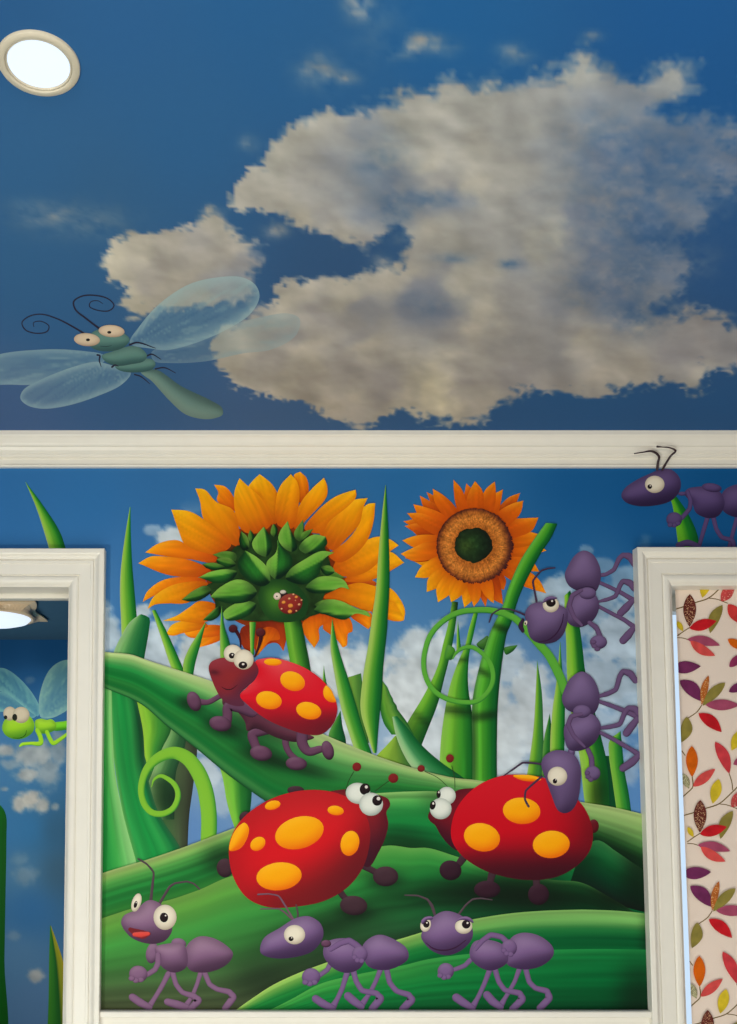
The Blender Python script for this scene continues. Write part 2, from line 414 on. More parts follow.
CE_LIT = [((236,203),(182,174,158)),((250,190),(180,172,156)),((262,160),(176,170,156)),((272,150),(182,175,158)),((290,138),(178,171,155)),((312,118),(172,166,152)),((332,110),(178,172,158)),((300,175),(166,160,150)),((285,200),(176,168,152)),((305,222),(180,170,150)),((330,215),(160,155,148)),((345,236),(176,167,150)),((335,165),(146,146,146)),((340,135),(160,156,148)),((365,130),(144,146,148)),((365,175),(126,134,142)),((370,205),(128,134,142)),((372,238),(160,154,146)),((400,150),(170,163,150)),((388,160),(180,172,156)),((390,195),(114,124,138)),((398,198),(168,160,148)),((392,182),(118,126,138)),((420,196),(120,128,140)),((440,192),(168,160,148)),((452,202),(130,134,142)),
 ((415,112),(176,170,156)),((408,130),(176,170,154)),((440,108),(172,166,152)),((430,160),(180,172,154)),((455,130),(166,161,150)),((480,100),(168,164,152)),((480,150),(172,165,150)),((470,185),(184,175,156)),((510,180),(164,158,146)),((520,120),(162,158,148)),((550,100),(158,155,148)),((575,80),(166,163,152)),((560,140),(150,149,146)),((590,110),(142,144,146)),((600,160),(126,130,140)),((540,200),(152,149,143)),((580,220),(130,132,140)),((640,110),(138,142,148)),((650,160),(116,124,138)),((690,140),(118,126,140)),((725,165),(122,128,140)),((670,80),(170,168,160)),((655,95),(158,158,154)),
 ((425,232),(176,167,150)),((450,240),(166,160,146)),((490,235),(158,153,144)),((540,240),(170,163,148)),((562,236),(184,175,156)),((535,258),(176,168,150)),((560,265),(156,150,142)),((520,262),(140,140,142)),((600,250),(124,128,138)),((640,230),(110,122,140)),((680,235),(130,134,142)),((675,275),(124,130,140)),((620,300),(112,120,134)),((590,290),(120,124,134)),
 ((380,280),(176,166,148)),((400,270),(178,168,150)),((350,292),(178,168,148)),((300,290),(180,170,152)),((285,305),(188,177,156)),((320,315),(158,150,142)),((350,330),(150,144,138)),((285,335),(150,144,138)),((240,345),(186,175,154)),((218,340),(180,170,152)),((225,370),(188,176,154)),((262,358),(160,151,140)),((300,350),(176,165,146)),((370,310),(140,138,138)),((410,300),(120,123,132)),((440,310),(116,120,130)),((430,290),(130,131,136)),((460,285),(176,167,148)),((480,270),(172,164,148)),((480,312),(182,172,152)),((475,330),(184,172,152)),((455,330),(150,144,138)),((370,345),(176,165,146)),((345,365),(158,149,138)),((310,380),(172,161,144)),((280,390),(182,171,150)),((330,405),(180,169,148)),((310,365),(186,174,152)),((380,385),(152,144,136)),((410,395),(176,166,146)),((430,390),(206,193,160)),((450,398),(212,199,164)),((425,405),(198,186,156)),((470,375),(160,151,140)),((490,400),(172,162,144)),((520,340),(152,146,138)),((520,375),(150,143,136)),((545,390),(164,154,142)),((560,350),(146,141,136)),((520,300),(150,145,138)),((550,310),(138,136,136)),((575,320),(160,153,144)),((585,340),(178,167,148)),((600,375),(176,165,147)),((630,370),(178,167,149)),((630,330),(172,162,147)),((660,322),(164,155,145)),((700,335),(158,150,143)),((720,345),(150,145,141)),((680,355),(150,144,140)),((700,375),(172,163,147)),((620,320),(128,130,136)),
 ((112,262),(192,181,158)),((130,246),(186,176,156)),((150,262),(166,157,144)),((165,240),(180,170,153)),((190,235),(162,155,146)),((216,222),(182,173,155)),((205,250),(170,161,147)),((235,250),(176,166,150)),((255,256),(150,147,146)),((180,280),(180,169,150)),((150,285),(160,151,140)),((140,302),(196,184,158)),((128,295),(188,177,154)),((165,305),(180,169,150)),((200,298),(172,162,147)),((225,290),(150,147,146)),((245,285),(140,142,146))]
WISP = [(318,72,16,14,.45),(340,78,14,7,.45),(412,47,13,6,.5),(424,40,14,6,.6),(432,48,12,5,.35),(445,47,16,8,.2),(400,55,18,7,.2),(591,36,9,4,.6),(582,42,8,3.5,.5),(513,56,14,9,.35),(360,3,12,14,.65),(250,145,8,7,.3),(55,215,40,12,.22),(80,220,40,14,.2),(276,231,10,6,.5),(215,213,8,5,.5),(380,30,25,30,.1),(690,262,22,18,.25),(700,205,30,20,.25),(400,238,10,5,.3),(383,262,8,6,.4),(505,88,30,14,.25)]
BIGP = closedc(BIG, 6); SMALLP = closedc(SMALL, 6)
def billow(x, y, s, o=4, g=.55):
    r = 0; a = 1; t = 0
    for k in range(o):
        r = r+a*(1-np.abs(2*vnoise(x*2**k+7.3*k, y*2**k-5.1*k, s+k)-1)); t += a; a *= g
    return r/t
def relief(x, y, sx, sy, s, d=3.0, o=4):              # painted billows, bright towards the lower left
    h = lambda u, v: fbm(u/sx, v/sy, s, o, .55)
    return h(x, y)-h(x-d*.75, y+d*.65)
SOFT = [((240,190),2.5),((260,150),3),((330,110),6),((420,95),9),((480,84),12),((570,70),11),((640,84),14),((700,130),16),((735,160),18),((690,205),16),((680,260),12),((655,312),12),((728,320),7),((700,366),5),((650,386),4),((568,396),5),((480,414),5),((400,414),4),((320,408),3),((240,388),2.5),((210,346),2.5),((275,294),3),((330,279),4),((390,270),7),((408,245),6),((350,238),5),((290,218),3.5),((105,265),3),((160,232),4),((216,214),5),((260,255),9),((245,300),9),((150,310),4)]
def ceil_alpha(P):
    x, y = P[:, 0], P[:, 1]
    n1 = fbm(x/30, y/22, 5, 5, .6)-.5; n2 = fbm(x/11+40, y/8, 9, 4, .62)-.5; n3 = .5-np.abs(2*vnoise(x/7.5+3, y/5.5, 15)-1)
    al = np.zeros(len(P))
    sxy = np.array([q[0] for q in SOFT], float); sv = np.array([q[1] for q in SOFT], float)
    for poly in (BIGP, SMALLP):
        lo, hi = poly.min(0)-34, poly.max(0)+34
        m = (x > lo[0]) & (x < hi[0]) & (y > lo[1]) & (y < hi[1])
        d = np.full(len(P), -60.); soft = np.full(len(P), 4.)
        if m.any():
            d[m] = sdf(P[m], poly)
            w = 1/(((P[m][:, None]-sxy)**2).sum(2)+60)**1.5; soft[m] = (w@sv)/w.sum(1)
        amp = .6+.07*soft
        al = np.maximum(al, ss(-1.1, 1, (d+n1*24*amp+n2*15*amp+n3*9)/soft))
    for cx, cy, rx, ry, k in WISP:
        q = ((x-cx)/rx)**2+((y-cy)/ry)**2
        al = np.maximum(al, np.clip(k*1.1*np.exp(-q*.8)*(1+3.2*n1+2.6*n2), 0, 1))
    for cx, cy, rx, ry, k in ((452,258,18,5,.35),(510,264,9,5,.6),(664,238,22,18,.55),(600,215,60,60,.12),(640,260,26,44,.3),(650,150,60,30,.15),(385,160,26,30,.22),(425,200,40,10,.3),(395,215,18,14,.35),(640,318,26,16,.45),(690,170,40,34,.3),(600,290,40,26,.22),(640,200,50,50,.25),(610,130,50,30,.15),(425,305,30,14,.18)):
        al = al*(1-np.clip(k*np.exp(-((x-cx)/rx)**2-((y-cy)/ry)**2)*(1+2.4*n2+1.2*n1), 0, 1))
    return np.clip(al, 0, 1)
def ceil_rgb(P):
    x, y = P[:, 0], P[:, 1]
    sky = rbf(P, CE_SKY, 40)+np.array((8, 4, 3.))
    al = ceil_alpha(P)
    m = al > .002
    lit = np.zeros((len(P), 3)); Q = P[m]
    if m.any():
        qx, qy = Q[:, 0], Q[:, 1]
        wx = Q+np.stack([(fbm(qx/30, qy/22, 31, 4)-.5)*40, (fbm(qx/30, qy/22, 47, 4)-.5)*30], -1)
        c = rbf(wx, CE_LIT, 9)
        bright = ss(118, 180, c.mean(1))              # lit parts carry more relief than the shaded ones
        h = lambda u, v: fbm(u/46, v/30, 61, 3, .42)
        dx, dy = -10, 8
        r1 = h(qx, qy)-h(qx+dx, qy+dy)                # broad puffs
        w2 = fbm(qx/22, qy/16, 75, 2); r2 = relief(qx+w2*10, qy+w2*7, 17, 11, 71, 4, 3)
        f = .42*r1*(.5+.7*bright)+.13*r2*(.3+.7*bright)+.10*(fbm(qx/60, qy/40, 83, 3)-.5)
        rim = np.clip(1-al[m], 0, 1)*0
        lit[m] = np.clip(c*np.array((1.03, 1.045, 1.085))*(1+f+rim)[:, None], 0, 255)
    return mix(sky, lit, al*.97), al
xs = np.unique(np.r_[np.linspace(XL, -1.0, 8), np.arange(-1.0, 1.62, .0055), np.linspace(1.62, XR, 7)])
ys = np.unique(np.r_[np.linspace(YF, -1.45, 10), np.arange(-1.45, -.0, .006), 0.0])
gx, gy = np.meshgrid(xs, ys)
V = np.stack([gx.ravel(), gy.ravel(), np.full(gx.size, ZC)], -1)
def to_px(V):
    q = V-CAM; f = q[:, 1]*CP+q[:, 2]*SP; u = -q[:, 1]*SP+q[:, 2]*CP
    return np.stack([PX0+FPX*q[:, 0]/f, PY0-FPX*u/f], -1)
Vc = V.copy(); Vc[:, 1] = np.maximum(Vc[:, 1], -1.5)
Pc = to_px(Vc)
crgb, cal = ceil_rgb(Pc)
nx_, ny_ = len(xs), len(ys)
ii, jj = np.meshgrid(np.arange(nx_-1), np.arange(ny_-1)); q0 = (jj*nx_+ii).ravel()
FQ = np.stack([q0, q0+nx_, q0+nx_+1, q0+1], -1)
o = mesh_obj('ceiling', V, FQ, M_SKY, None, lin(crgb)*GAIN['ceiling']); o['kind'] = 'structure'
boxes('ceiling_slab', [((XL, YF, ZC+.002), (XR, WALLT, ZC+.06))], M_CORE, kind='structure')
def patch(name, V, Fq, cols, al, reg, dz, label, group):
    m = (al[Fq].max(1) > .12) & reg[Fq].all(1)
    f = Fq[m]; ids, inv = np.unique(f, return_inverse=True)
    W2 = V[ids]+np.array(dz)
    o = mesh_obj(name, W2, inv.reshape(f.shape), M_SKY, None, cols[ids])
    return tag(o, label, 'cloud', group)
dB = sdf(Pc, BIGP) if False else None
lo = SMALLP.min(0)-[14, 10]; hi = SMALLP.max(0)+[2, 6]
rs = (Pc[:, 0] > lo[0]) & (Pc[:, 0] < 262) & (Pc[:, 1] > 205) & (Pc[:, 1] < 318) & ~((Pc[:, 0] > 228) & (Pc[:, 1] < 238)) & ~((Pc[:, 0] > 255) & (Pc[:, 1] > 280))
rb = ((Pc[:, 0] >= 262) | ((Pc[:, 1] < 210) & (Pc[:, 0] > 225)) | ((Pc[:, 1] > 318) & (Pc[:, 0] > 195))) & (Pc[:, 1] > 60) & ~((Pc[:, 0] < 362) & (Pc[:, 1] < 96)) & (Pc[:, 1] < 430) & (Pc[:, 0] < 800) & ~((Pc[:, 0] < 440) & (Pc[:, 1] < 84))
cc = lin(crgb)*GAIN['ceiling']
patch('cloud', V, FQ, cc, cal, rb, (0, 0, -STEP*.6), 'huge cream and grey cumulus cloud spread over the painted ceiling', 'clouds painted on the ceiling')
patch('cloud', V, FQ, cc, cal, rs, (0, 0, -STEP*.6), 'small cream cloud above the grey dragonfly on the ceiling', 'clouds painted on the ceiling')
for (x0_, y0_, x1_, y1_), lb in (((296, 50, 361, 95), 'faint cloud wisp on the ceiling off the upper left edge of the huge cloud'),
                              ((390, 26, 470, 64), 'bright cloud puff on the ceiling in the clear blue above the huge cloud'),
                              ((340, -30, 382, 24), 'cloud scrap cut by the top edge of the photo'),
                              ((562, 25, 606, 55), 'tiny slanting cloud wisp on the ceiling above the peak of the huge cloud')):
    r = (Pc[:, 0] > x0_) & (Pc[:, 0] < x1_) & (Pc[:, 1] > y0_) & (Pc[:, 1] < y1_)
    patch('cloud_wisp', V, FQ, cc, cal, r, (0, 0, -STEP*.6), lb, 'clouds painted on the ceiling')

WA_SKY = [((10, 490), (48, 108, 164)), ((90, 500), (48, 110, 166)), ((160, 490), (50, 108, 162)), ((300, 480), (46, 102, 156)), ((360, 500), (44, 104, 158)), ((400, 490), (38, 102, 158)), ((580, 490), (22, 88, 144)), ((640, 500), (16, 84, 140)), ((720, 490), (14, 80, 134)), ((720, 530), (16, 80, 132)),  # right end darker: falloff of the room's light put into the sky colours
          ((110, 590), (64, 118, 172)), ((145, 560), (56, 112, 168)), ((400, 600), (74, 126, 176)), ((410, 570), (58, 116, 170)), ((350, 640), (100, 140, 180)), ((570, 545), (28, 94, 150)), ((640, 540), (22, 88, 144)), ((620, 590), (60, 110, 155)), ((520, 650), (90, 132, 176)), ((605, 560), (40, 100, 152)), ((635, 790), (84, 130, 182)), ((205, 780), (120, 150, 180)), ((190, 830), (90, 130, 180)), ((265, 640), (84, 132, 180)), ((390, 740), (150, 175, 200)), ((540, 720), (140, 165, 190))]
WA_CL = [(172,538,16,11,1),(152,530,10,6,.55),(188,524,10,14,.5),(192,505,12,8,.3),(143,612,12,10,.9),(108,630,14,26,.8),(150,655,28,32,.9),(200,665,30,40,1),(160,640,20,20,.85),(178,625,26,12,.45),(222,690,30,30,1),(330,672,40,34,1),(312,662,26,26,.9),(366,672,30,36,.95),(350,728,30,30,.9),(410,690,34,46,1),(430,650,34,24,.95),(445,630,18,12,.7),(402,655,14,14,.7),(425,740,40,40,.9),(490,720,40,60,.95),(500,760,40,30,.9),(250,636,10,12,.4),(505,675,16,12,.8),(512,660,14,14,.8),(530,690,26,30,.95),(545,730,30,40,.9),(560,600,26,24,.85),(552,588,14,12,.85),(585,610,36,30,.75),(620,640,36,40,.95),(610,680,40,36,.9),(630,700,26,40,.8),(600,740,40,40,.7),(606,566,14,8,.5),(630,580,20,20,.55),(586,549,7,5,.5),(640,640,14,60,.5),(632,760,14,22,.6),(208,770,12,20,.7),(220,800,14,18,.5),(206,745,14,12,.8),(450,690,60,60,.6),(645,560,10,30,.25)]
def wall_alpha(P):
    x, y = P[:, 0], P[:, 1]
    n1 = fbm(x/24, y/20, 105, 5, .6)-.5; n2 = fbm(x/8, y/7, 109, 3)-.5
    a = np.zeros(len(P))
    for cx, cy, rx, ry, k in WA_CL:
        q = np.sqrt(((x-cx)/rx)**2+((y-cy)/ry)**2)
        a = np.maximum(a, k*ss(1.22, .62, q-n1*1.3-n2*.5))
    return a*ss(495, 520, y)
def wall_rgb(P):
    x, y = P[:, 0], P[:, 1]
    sky = rbf(P, WA_SKY, 24); al = wall_alpha(P)
    f = relief(x, y, 34, 28, 121, 10, 3); g = relief(x, y, 13, 11, 131, 3, 3); h = fbm(x/40, y/32, 141, 3)
    base = mix((228, 231, 228), (198, 210, 220), ss(480, 610, x)*.85)
    lit = base*(.84+.2*h+.46*f+.16*g)[:, None]
    lit = mix(lit, sky, .1)
    return mix(sky, np.clip(lit, 0, 240), al*.94), al
def px_grid(x0, y0, x1, y1, s):
    xs = np.linspace(x0, x1, max(2, int(round((x1-x0)/s))+1)); ys = np.linspace(y0, y1, max(2, int(round((y1-y0)/s))+1))
    gx, gy = np.meshgrid(xs, ys); P = np.stack([gx.ravel(), gy.ravel()], -1)
    n = len(xs); ii, jj = np.meshgrid(np.arange(n-1), np.arange(len(ys)-1)); q = (jj*n+ii).ravel()
    return P, np.stack([q, q+n, q+n+1, q+1], -1)
wallrects = [(-430, 455, 900, 572, 2.2), (86, 572, 654, 1030, 1.8)]
VV = []; FF = []; CC = []; n0 = 0
for a, b_, c, d, s in wallrects:
    P, F = px_grid(a, b_, c, d, s)
    VV.append(on_y(P, 0)); FF.append(F+n0); CC.append(wall_rgb(P)[0]); n0 += len(P)
o = mesh_obj('wall_mural', np.concatenate(VV), np.concatenate(FF), M_SKY, None, lin(np.concatenate(CC))*GAIN['wall']); o['kind'] = 'structure'
P, F = px_grid(98, 480, 654, 812, 1.8)
rgb, al = wall_rgb(P); Vw = on_y(P, 0); cw = lin(rgb)*GAIN['wall']
for (x0_, y0_, x1_, y1_), lb in (((134, 500, 205, 556), 'small white cloud peeking out behind the top left petals of the large sunflower'),
                              ((98, 596, 250, 720), 'white cloud low behind the grass blades beside the door casing'),
                              ((288, 630, 386, 760), 'white cloud behind the long tapering grass blade under the large sunflower'),
                              ((386, 612, 520, 800), 'tall white cloud behind the two sunflower stalks and the looped tendril'),
                              ((520, 560, 654, 800), 'pale grey cloud bank behind the two ants climbing the window casing'),
                              ((192, 730, 245, 850), 'patch of pale cloud seen through the gap beside the curled tendril')):
    r = (P[:, 0] >= x0_) & (P[:, 0] <= x1_) & (P[:, 1] >= y0_) & (P[:, 1] <= y1_)
    patch('cloud', Vw, F, cw, al*(al > .3), r, (0, -STEP*.6, 0), lb, 'clouds painted on the mural wall')

# ------------------------------------------------------------------ the room behind the doorway
FZ = ZC
HXR = DI+.06; HXL = -3.4
boxes('wall_far_right', [((HXR, WALLT, 0), (HXR+.1, YB+.1, FZ))], flat_mat('hall_side_blue', (60, 100, 140), rough=.8, spec=.1), kind='structure')
boxes('wall_far_left', [((HXL-.1, WALLT, 0), (HXL, YB+.1, FZ))], flat_mat('hall_left_blue', (60, 100, 140), rough=.8, spec=.1), kind='structure')
boxes('wall_far', [((HXL, YB+.002, 0), (HXR, YB+.1, FZ))], M_CORE, kind='structure')
boxes('ceiling_far', [((HXL, WALLT, FZ), (HXR+.1, YB+.1, FZ+.06))], M_HALL, kind='structure')
FA_SKY = [((10, 645), (24, 78, 126)), ((50, 650), (20, 72, 118)), ((30, 680), (32, 86, 136)), ((5, 730), (60, 108, 150)), ((40, 700), (46, 96, 142)), ((10, 770), (56, 104, 142)), ((30, 830), (44, 98, 140)), ((10, 830), (48, 100, 142)), ((55, 830), (44, 82, 110)), ((60, 870), (52, 84, 106)), ((20, 870), (62, 104, 136)), ((30, 910), (44, 92, 136)), ((20, 960), (66, 104, 138)), ((40, 1000), (70, 104, 140))]
FA_CL = [(6,750,10,7,.8),(12,764,14,6,.5),(35,756,22,16,.75),(28,774,14,8,.8),(48,772,14,18,.6),(58,750,10,22,.6),(30,800,15,10,.95),(20,803,8,9,.9),(42,805,8,9,.85),(4,789,5,3,.6),(55,807,5,4,.6),(36,975,9,8,.75),(25,875,14,12,.3),(20,860,10,8,.2),(14,935,8,6,.25),(30,680,6,4,.25)]
def far_rgb(P):
    x, y = P[:, 0], P[:, 1]
    sky = rbf(P, FA_SKY, 12)
    n1 = fbm(x/9, y/8, 205, 4, .6)-.5; a = np.zeros(len(P))
    for cx, cy, rx, ry, k in FA_CL:
        q = np.sqrt(((x-cx)/rx)**2+((y-cy)/ry)**2); a = np.maximum(a, k*ss(1.25, .4, q-n1*.9))
    f = fbm(x/10, y/9, 221, 4)
    return mix(sky, np.array((172, 164, 150.))*(.78+.4*f)[:, None], a*.9), a
P, F = px_grid(-330, 560, 183, 1150, 1.6)
rgb, al = far_rgb(P); Vf = on_y(P, YB); Vf[:, 2] = np.clip(Vf[:, 2], 0, FZ); cf = lin(rgb)*GAIN['far']
o = mesh_obj('wall_far_mural', Vf, F, M_SKY, None, cf); o['kind'] = 'structure'
for (x0_, y0_, x1_, y1_), lb in (((-4, 735, 66, 786), 'cream cloud under the green dragonfly seen through the doorway'),
                              ((10, 786, 52, 816), 'small puffy cloud in mid sky seen through the doorway'),
                              ((24, 964, 50, 990), 'little cloud puff low in the doorway beside the olive blade')):
    r = (P[:, 0] >= x0_) & (P[:, 0] <= x1_) & (P[:, 1] >= y0_) & (P[:, 1] <= y1_)
    patch('cloud', Vf, F, cf, al, r, (0, -.0005, 0), lb, 'clouds painted in the room behind')
# ================================================================== plants of the mural
YG, MG, DG, PG = (138, 178, 66), (66, 142, 42), (10, 84, 36), (158, 184, 120)
GRASS = 'grass blades of the mural'
R_STD = [(0, (150, 178, 92)), (.18, (120, 172, 60)), (.5, (66, 146, 42)), (.78, (24, 108, 38)), (1, (6, 76, 36))]
R_BR = [(0, (160, 186, 98)), (.22, (136, 186, 60)), (.55, (78, 158, 44)), (.8, (26, 118, 36)), (1, (8, 84, 34))]
R_DK = [(0, (100, 150, 70)), (.3, (50, 122, 44)), (.7, (18, 92, 38)), (1, (6, 62, 34))]
def blade(label, A, B, st=R_STD, plane='wall', name='grass_shoot', **k):
    f = One(label, 'grass blade', plane, GRASS if plane == 'wall' else None)
    return ruled(f, name, A, B, st, nu=10, **k)
A_ = lambda p: T(100, 470, 4.913, p)
C_ = lambda p: T(280, 470, 4.913, p)
G_ = lambda p: T(100, 600, 4.913, p)
I_ = lambda p: T(300, 580, 4.913, p)
J_ = lambda p: T(390, 590, 4.913, p)
K_ = lambda p: T(330, 690, 4.913, p)
D_ = lambda p: T(95, 730, 4.913, p)
R_ = lambda p: T(500, 520, 4.913, p)
Q_ = lambda p: T(500, 650, 4.913, p)
N_ = lambda p: T(540, 780, 4.357, p)
B_ = lambda p: T(180, 470, 4.913, p)
H_ = lambda p: T(180, 610, 4.467, p)
F_ = lambda p: T(410, 750, 3.78, p)
E_ = lambda p: T(215, 760, 3.78, p)
L_ = lambda p: T(390, 470, 4.913, p)

# blades above the casings
blade('single green blade rising above the door casing under the crown moulding', [(25, 481), (36, 507), (46, 538), (51, 556)], [(25, 481), (45, 508), (60, 532), (68, 556)], R_BR)
blade('green blade standing behind the ant on top of the window casing', T(615, 435, 6.04, [(335, 385), (350, 440), (365, 540), (378, 640), (385, 720)]), T(615, 435, 6.04, [(372, 372), (430, 455), (475, 540), (500, 610), (515, 720)]),
      [(0, (110, 170, 40)), (.35, (84, 165, 36)), (.6, (28, 120, 34)), (1, (8, 84, 40))])

# ---- behind the flowers: right side blades
blade('slim spike of grass left of the broad blades under the climbing ants', Q_([(183, 48), (176, 190), (165, 380), (150, 500), (128, 640)]), Q_([(183, 48), (206, 210), (213, 400), (215, 530), (205, 660)]), [(0, (150, 180, 90)), (.25, (110, 170, 40)), (.6, (60, 130, 50)), (1, (40, 100, 52))])
blade('dark narrow blade tucked behind the broad blade under the climbing ants', Q_([(245, 310), (228, 380), (214, 450), (205, 620)]), Q_([(245, 310), (255, 400), (265, 500), (270, 640)]), R_DK)
blade('broad blade with a thin tip left of the lower climbing ant', Q_([(295, -40), (280, 130), (258, 290), (248, 420), (245, 640)]), Q_([(297, -40), (306, 100), (318, 240), (318, 400), (312, 640)]), R_BR)
TEND = 'curling tendrils'
blade('tall wide stalk behind the two ants that climb the window casing', R_([(316, 372), (318, 480), (325, 600), (328, 737)])+Q_([(340, 250), (390, 520), (415, 740), (430, 800)]), R_([(345, 345), (390, 520), (408, 650), (418, 737)])+Q_([(440, 200), (500, 440), (545, 640), (560, 800)]),
      [(0, (150, 190, 84)), (.3, (128, 186, 50)), (.5, (90, 165, 44)), (.66, (30, 110, 36)), (1, (4, 80, 34))], name='grass_stalk', nt=90, dark=[(598, 795, 10, 24, .6)])
blade('shadowy blade wedged between the wide stalk and the short pointed blade', Q_([(520, 520), (530, 600), (540, 800)]), Q_([(545, 520), (560, 600), (590, 800)]), [(0, (10, 60, 36)), (1, (8, 90, 40))])
blade('short pointed blade beside the window casing low on the right', Q_([(592, 398), (538, 445), (536, 520), (552, 640), (575, 800)]), Q_([(592, 398), (600, 470), (612, 590), (635, 720), (645, 800)]), [(0, (130, 178, 70)), (.3, (100, 168, 52)), (.6, (50, 140, 48)), (1, (6, 84, 40))])

# ---- right sunflower stalks
sunR = Fig('sunflower', 'open sunflower facing forward with brown seed ring and green heart', 'sunflower', (440, 778), group='sunflowers')
ruled(sunR, 'stem', J_([(305, 55), (285, 170), (262, 260), (232, 380), (165, 520), (95, 635), (30, 755), (-10, 860)]), J_([(335, 60), (325, 150), (308, 260), (292, 335), (268, 430), (236, 555), (172, 720), (110, 880)]),
      [(0, (120, 178, 60)), (.3, (104, 170, 44)), (.6, (56, 130, 36)), (1, (14, 70, 30))], nu=10, dark=[(462, 603, 10, 10, .8), (408, 730, 14, 20, .35), (425, 722, 18, 4, .4, 40)])
fill(sunR, 'thorn', J_([(285, 270), (318, 290), (318, 325), (300, 345, 1), (270, 340)]), air((70, 140, 40), dk=(20, 80, 30)), sunR.o)
blade('hair thin blade rising inside the tendril loop beside the jointed stalk', J_([(334, 148), (328, 220), (326, 300)]), J_([(334, 148), (342, 220), (350, 300)]), R_BR)
st2 = One('narrow jointed stalk standing between the two thicker flower stalks', 'stalk', 'wall', 'flower stalks')
ruled(st2, 'flower_stalk', J_([(412, 108), (385, 200), (370, 270), (338, 345), (300, 450), (275, 560), (250, 740), (240, 960)]), J_([(432, 115), (410, 220), (392, 300), (384, 380), (384, 470), (396, 560), (408, 640), (412, 740), (412, 960)]),
      [(0, (134, 184, 74)), (.3, (110, 176, 48)), (.6, (62, 148, 40)), (.85, (24, 110, 36)), (1, (10, 80, 30))], nu=10, streak=.16, dark=[(462, 660, 16, 3, .5, -10), (458, 711, 22, 5, .6, 8)])
st3 = Fig('thorny_stalk', 'thick thorny stalk leaning across the open sunflower', 'stalk', (490, 780), group='flower stalks')
fill(st3, 'thorn', J_([(425, 268), (455, 240), (480, 225), (490, 280), (460, 295)]), air((58, 110, 40), dk=(20, 60, 30)))
fill(st3, 'thorn', J_([(560, 285), (590, 275), (628, 270, 1), (605, 300), (570, 318)]), air((56, 116, 36), dk=(14, 60, 30)))

# big right sunflower head
LC = np.array([415, 372.])
def petal_col(base, tip, hot, mid, top, seed=0, edge=.25):
    base = np.array(base, float); tip = np.array(tip, float); d = tip-base; Ln = np.linalg.norm(d); d /= Ln
    def f(P, nx, ny, e):
        q = P-base; t = np.clip(q@d/Ln, 0, 1); s = q@np.array([-d[1], d[0]])
        c = ramp([(0, hot), (.3, mix(hot, mid, .6)), (.6, mid), (1, top)], t)
        n = fbm(s*.5+seed*7, t*1.1, seed+300, 2)-.5
        c = c*(1+.2*n)[:, None]
        v = -nx*.4-ny*.9
        c = mix(c, (255, 196, 60), .35*np.clip(v, 0, 1)**2*ss(.2, .7, t))
        c = mix(c, hot, edge*np.clip(e, 0, 1)**3*np.clip(.6-v, 0, 1))
        return np.clip(c, 0, 255)
    return f
HOT, MID, TOP = (176, 62, 8), (228, 118, 8), (238, 156, 14)
tipsR = [(180,108,32,1),(700,480,40,1),(700,560,44,1),(110,300,40,1),(120,450,44,1),(560,590,40,1),(470,672,24,1),(510,655,30,0),(660,520,50,0),(690,400,40,1),
         (768,606,46,0),(735,500,40,0),(768,395,44,0),(745,320,46,0),(730,234,50,0),(655,150,46,0),(640,112,36,1),(555,95,34,0),(515,56,40,0),(418,54,48,0),(375,66,36,1),(312,48,30,0),(210,92,40,0),(146,126,36,1),(114,168,44,0),(84,212,40,0),(66,252,36,1),
         (72,275,36,1),(60,346,42,0),(52,412,48,0),(72,432,36,1),(122,528,46,0),(180,600,48,0),(236,650,50,0),(300,650,46,0),(365,676,40,1),(412,672,36,0),(500,650,36,0),(470,560,36,1),(555,660,40,1)]
order = sorted(range(len(tipsR)), key=lambda i: -tipsR[i][3])
for i in order:
    tx, ty, hw, bk = tipsR[i]
    tip = np.array([tx, ty], float); d = tip-LC; Ln = np.linalg.norm(d); d /= Ln; p = np.array([-d[1], d[0]])
    b0 = LC+d*118
    k = math.sin(i*7.3)*.25
    hw = hw*.92
    pts = [b0+p*hw*.6, LC+d*(118+.42*(Ln-118))+p*hw, LC+d*(118+.76*(Ln-118))+p*hw*(.72+k), tuple(tip)+(1,), LC+d*(118+.76*(Ln-118))-p*hw*(.72-k), LC+d*(118+.42*(Ln-118))-p*hw, b0-p*hw*.6]
    P2 = L_([tuple(q) for q in pts])
    ce = L_([tuple(LC+d*150)])[0]
    hot, mid, top = (HOT, (222, 112, 8), (236, 150, 18)) if not bk else ((130, 40, 10), (186, 70, 8), (226, 116, 14))
    if d[0] > .3 and d[1] > -.2 and not bk: top = (240, 150, 12)
    if d[1] < -.2 and not bk: mid, top = (214, 96, 8), (230, 130, 12)
    if d[0] < -.1 and d[1] > .25: mid, top = (232, 138, 6), (246, 178, 14)
    fill(sunR, 'petal', P2, petal_col(ce, L_([(tx, ty)])[0], hot, mid, top, i), sunR.o, step=2.2)
def disc_col(P, nx, ny, e):
    q = P-np.array([474.5, 545.7]); r = np.hypot(q[:, 0], q[:, 1])/38.6; a = np.arctan2(q[:, 1], q[:, 0])
    c = ramp([(0, (160, 90, 30)), (.5, (164, 90, 32)), (.72, (192, 116, 46)), (.87, (152, 84, 32)), (.96, (84, 38, 24)), (1, (56, 22, 24))], r)
    n = vnoise(q[:, 0]*1.1, q[:, 1]*1.1, 401)*.6+vnoise(a*34, r*9, 407)*.4
    c = c*(.6+.85*n)[:, None]
    right = ss(.2, 1, np.cos(a-.2))*ss(.7, 1, r)
    return np.clip(mix(c, (60, 26, 30), right*.6), 0, 255)
V = []
rg = np.random.RandomState(4); th = np.arange(220)*2*math.pi/220
fr = 38.0+rg.uniform(-1.6, 1.8, 220)*(.55+.45*np.cos(th-.9))
fill(sunR, 'seed_disc', [(474.5+r*math.cos(t), 545.7+r*.985*math.sin(t)) for r, t in zip(fr, th)], disc_col, sunR.o, step=.85, straight=True)
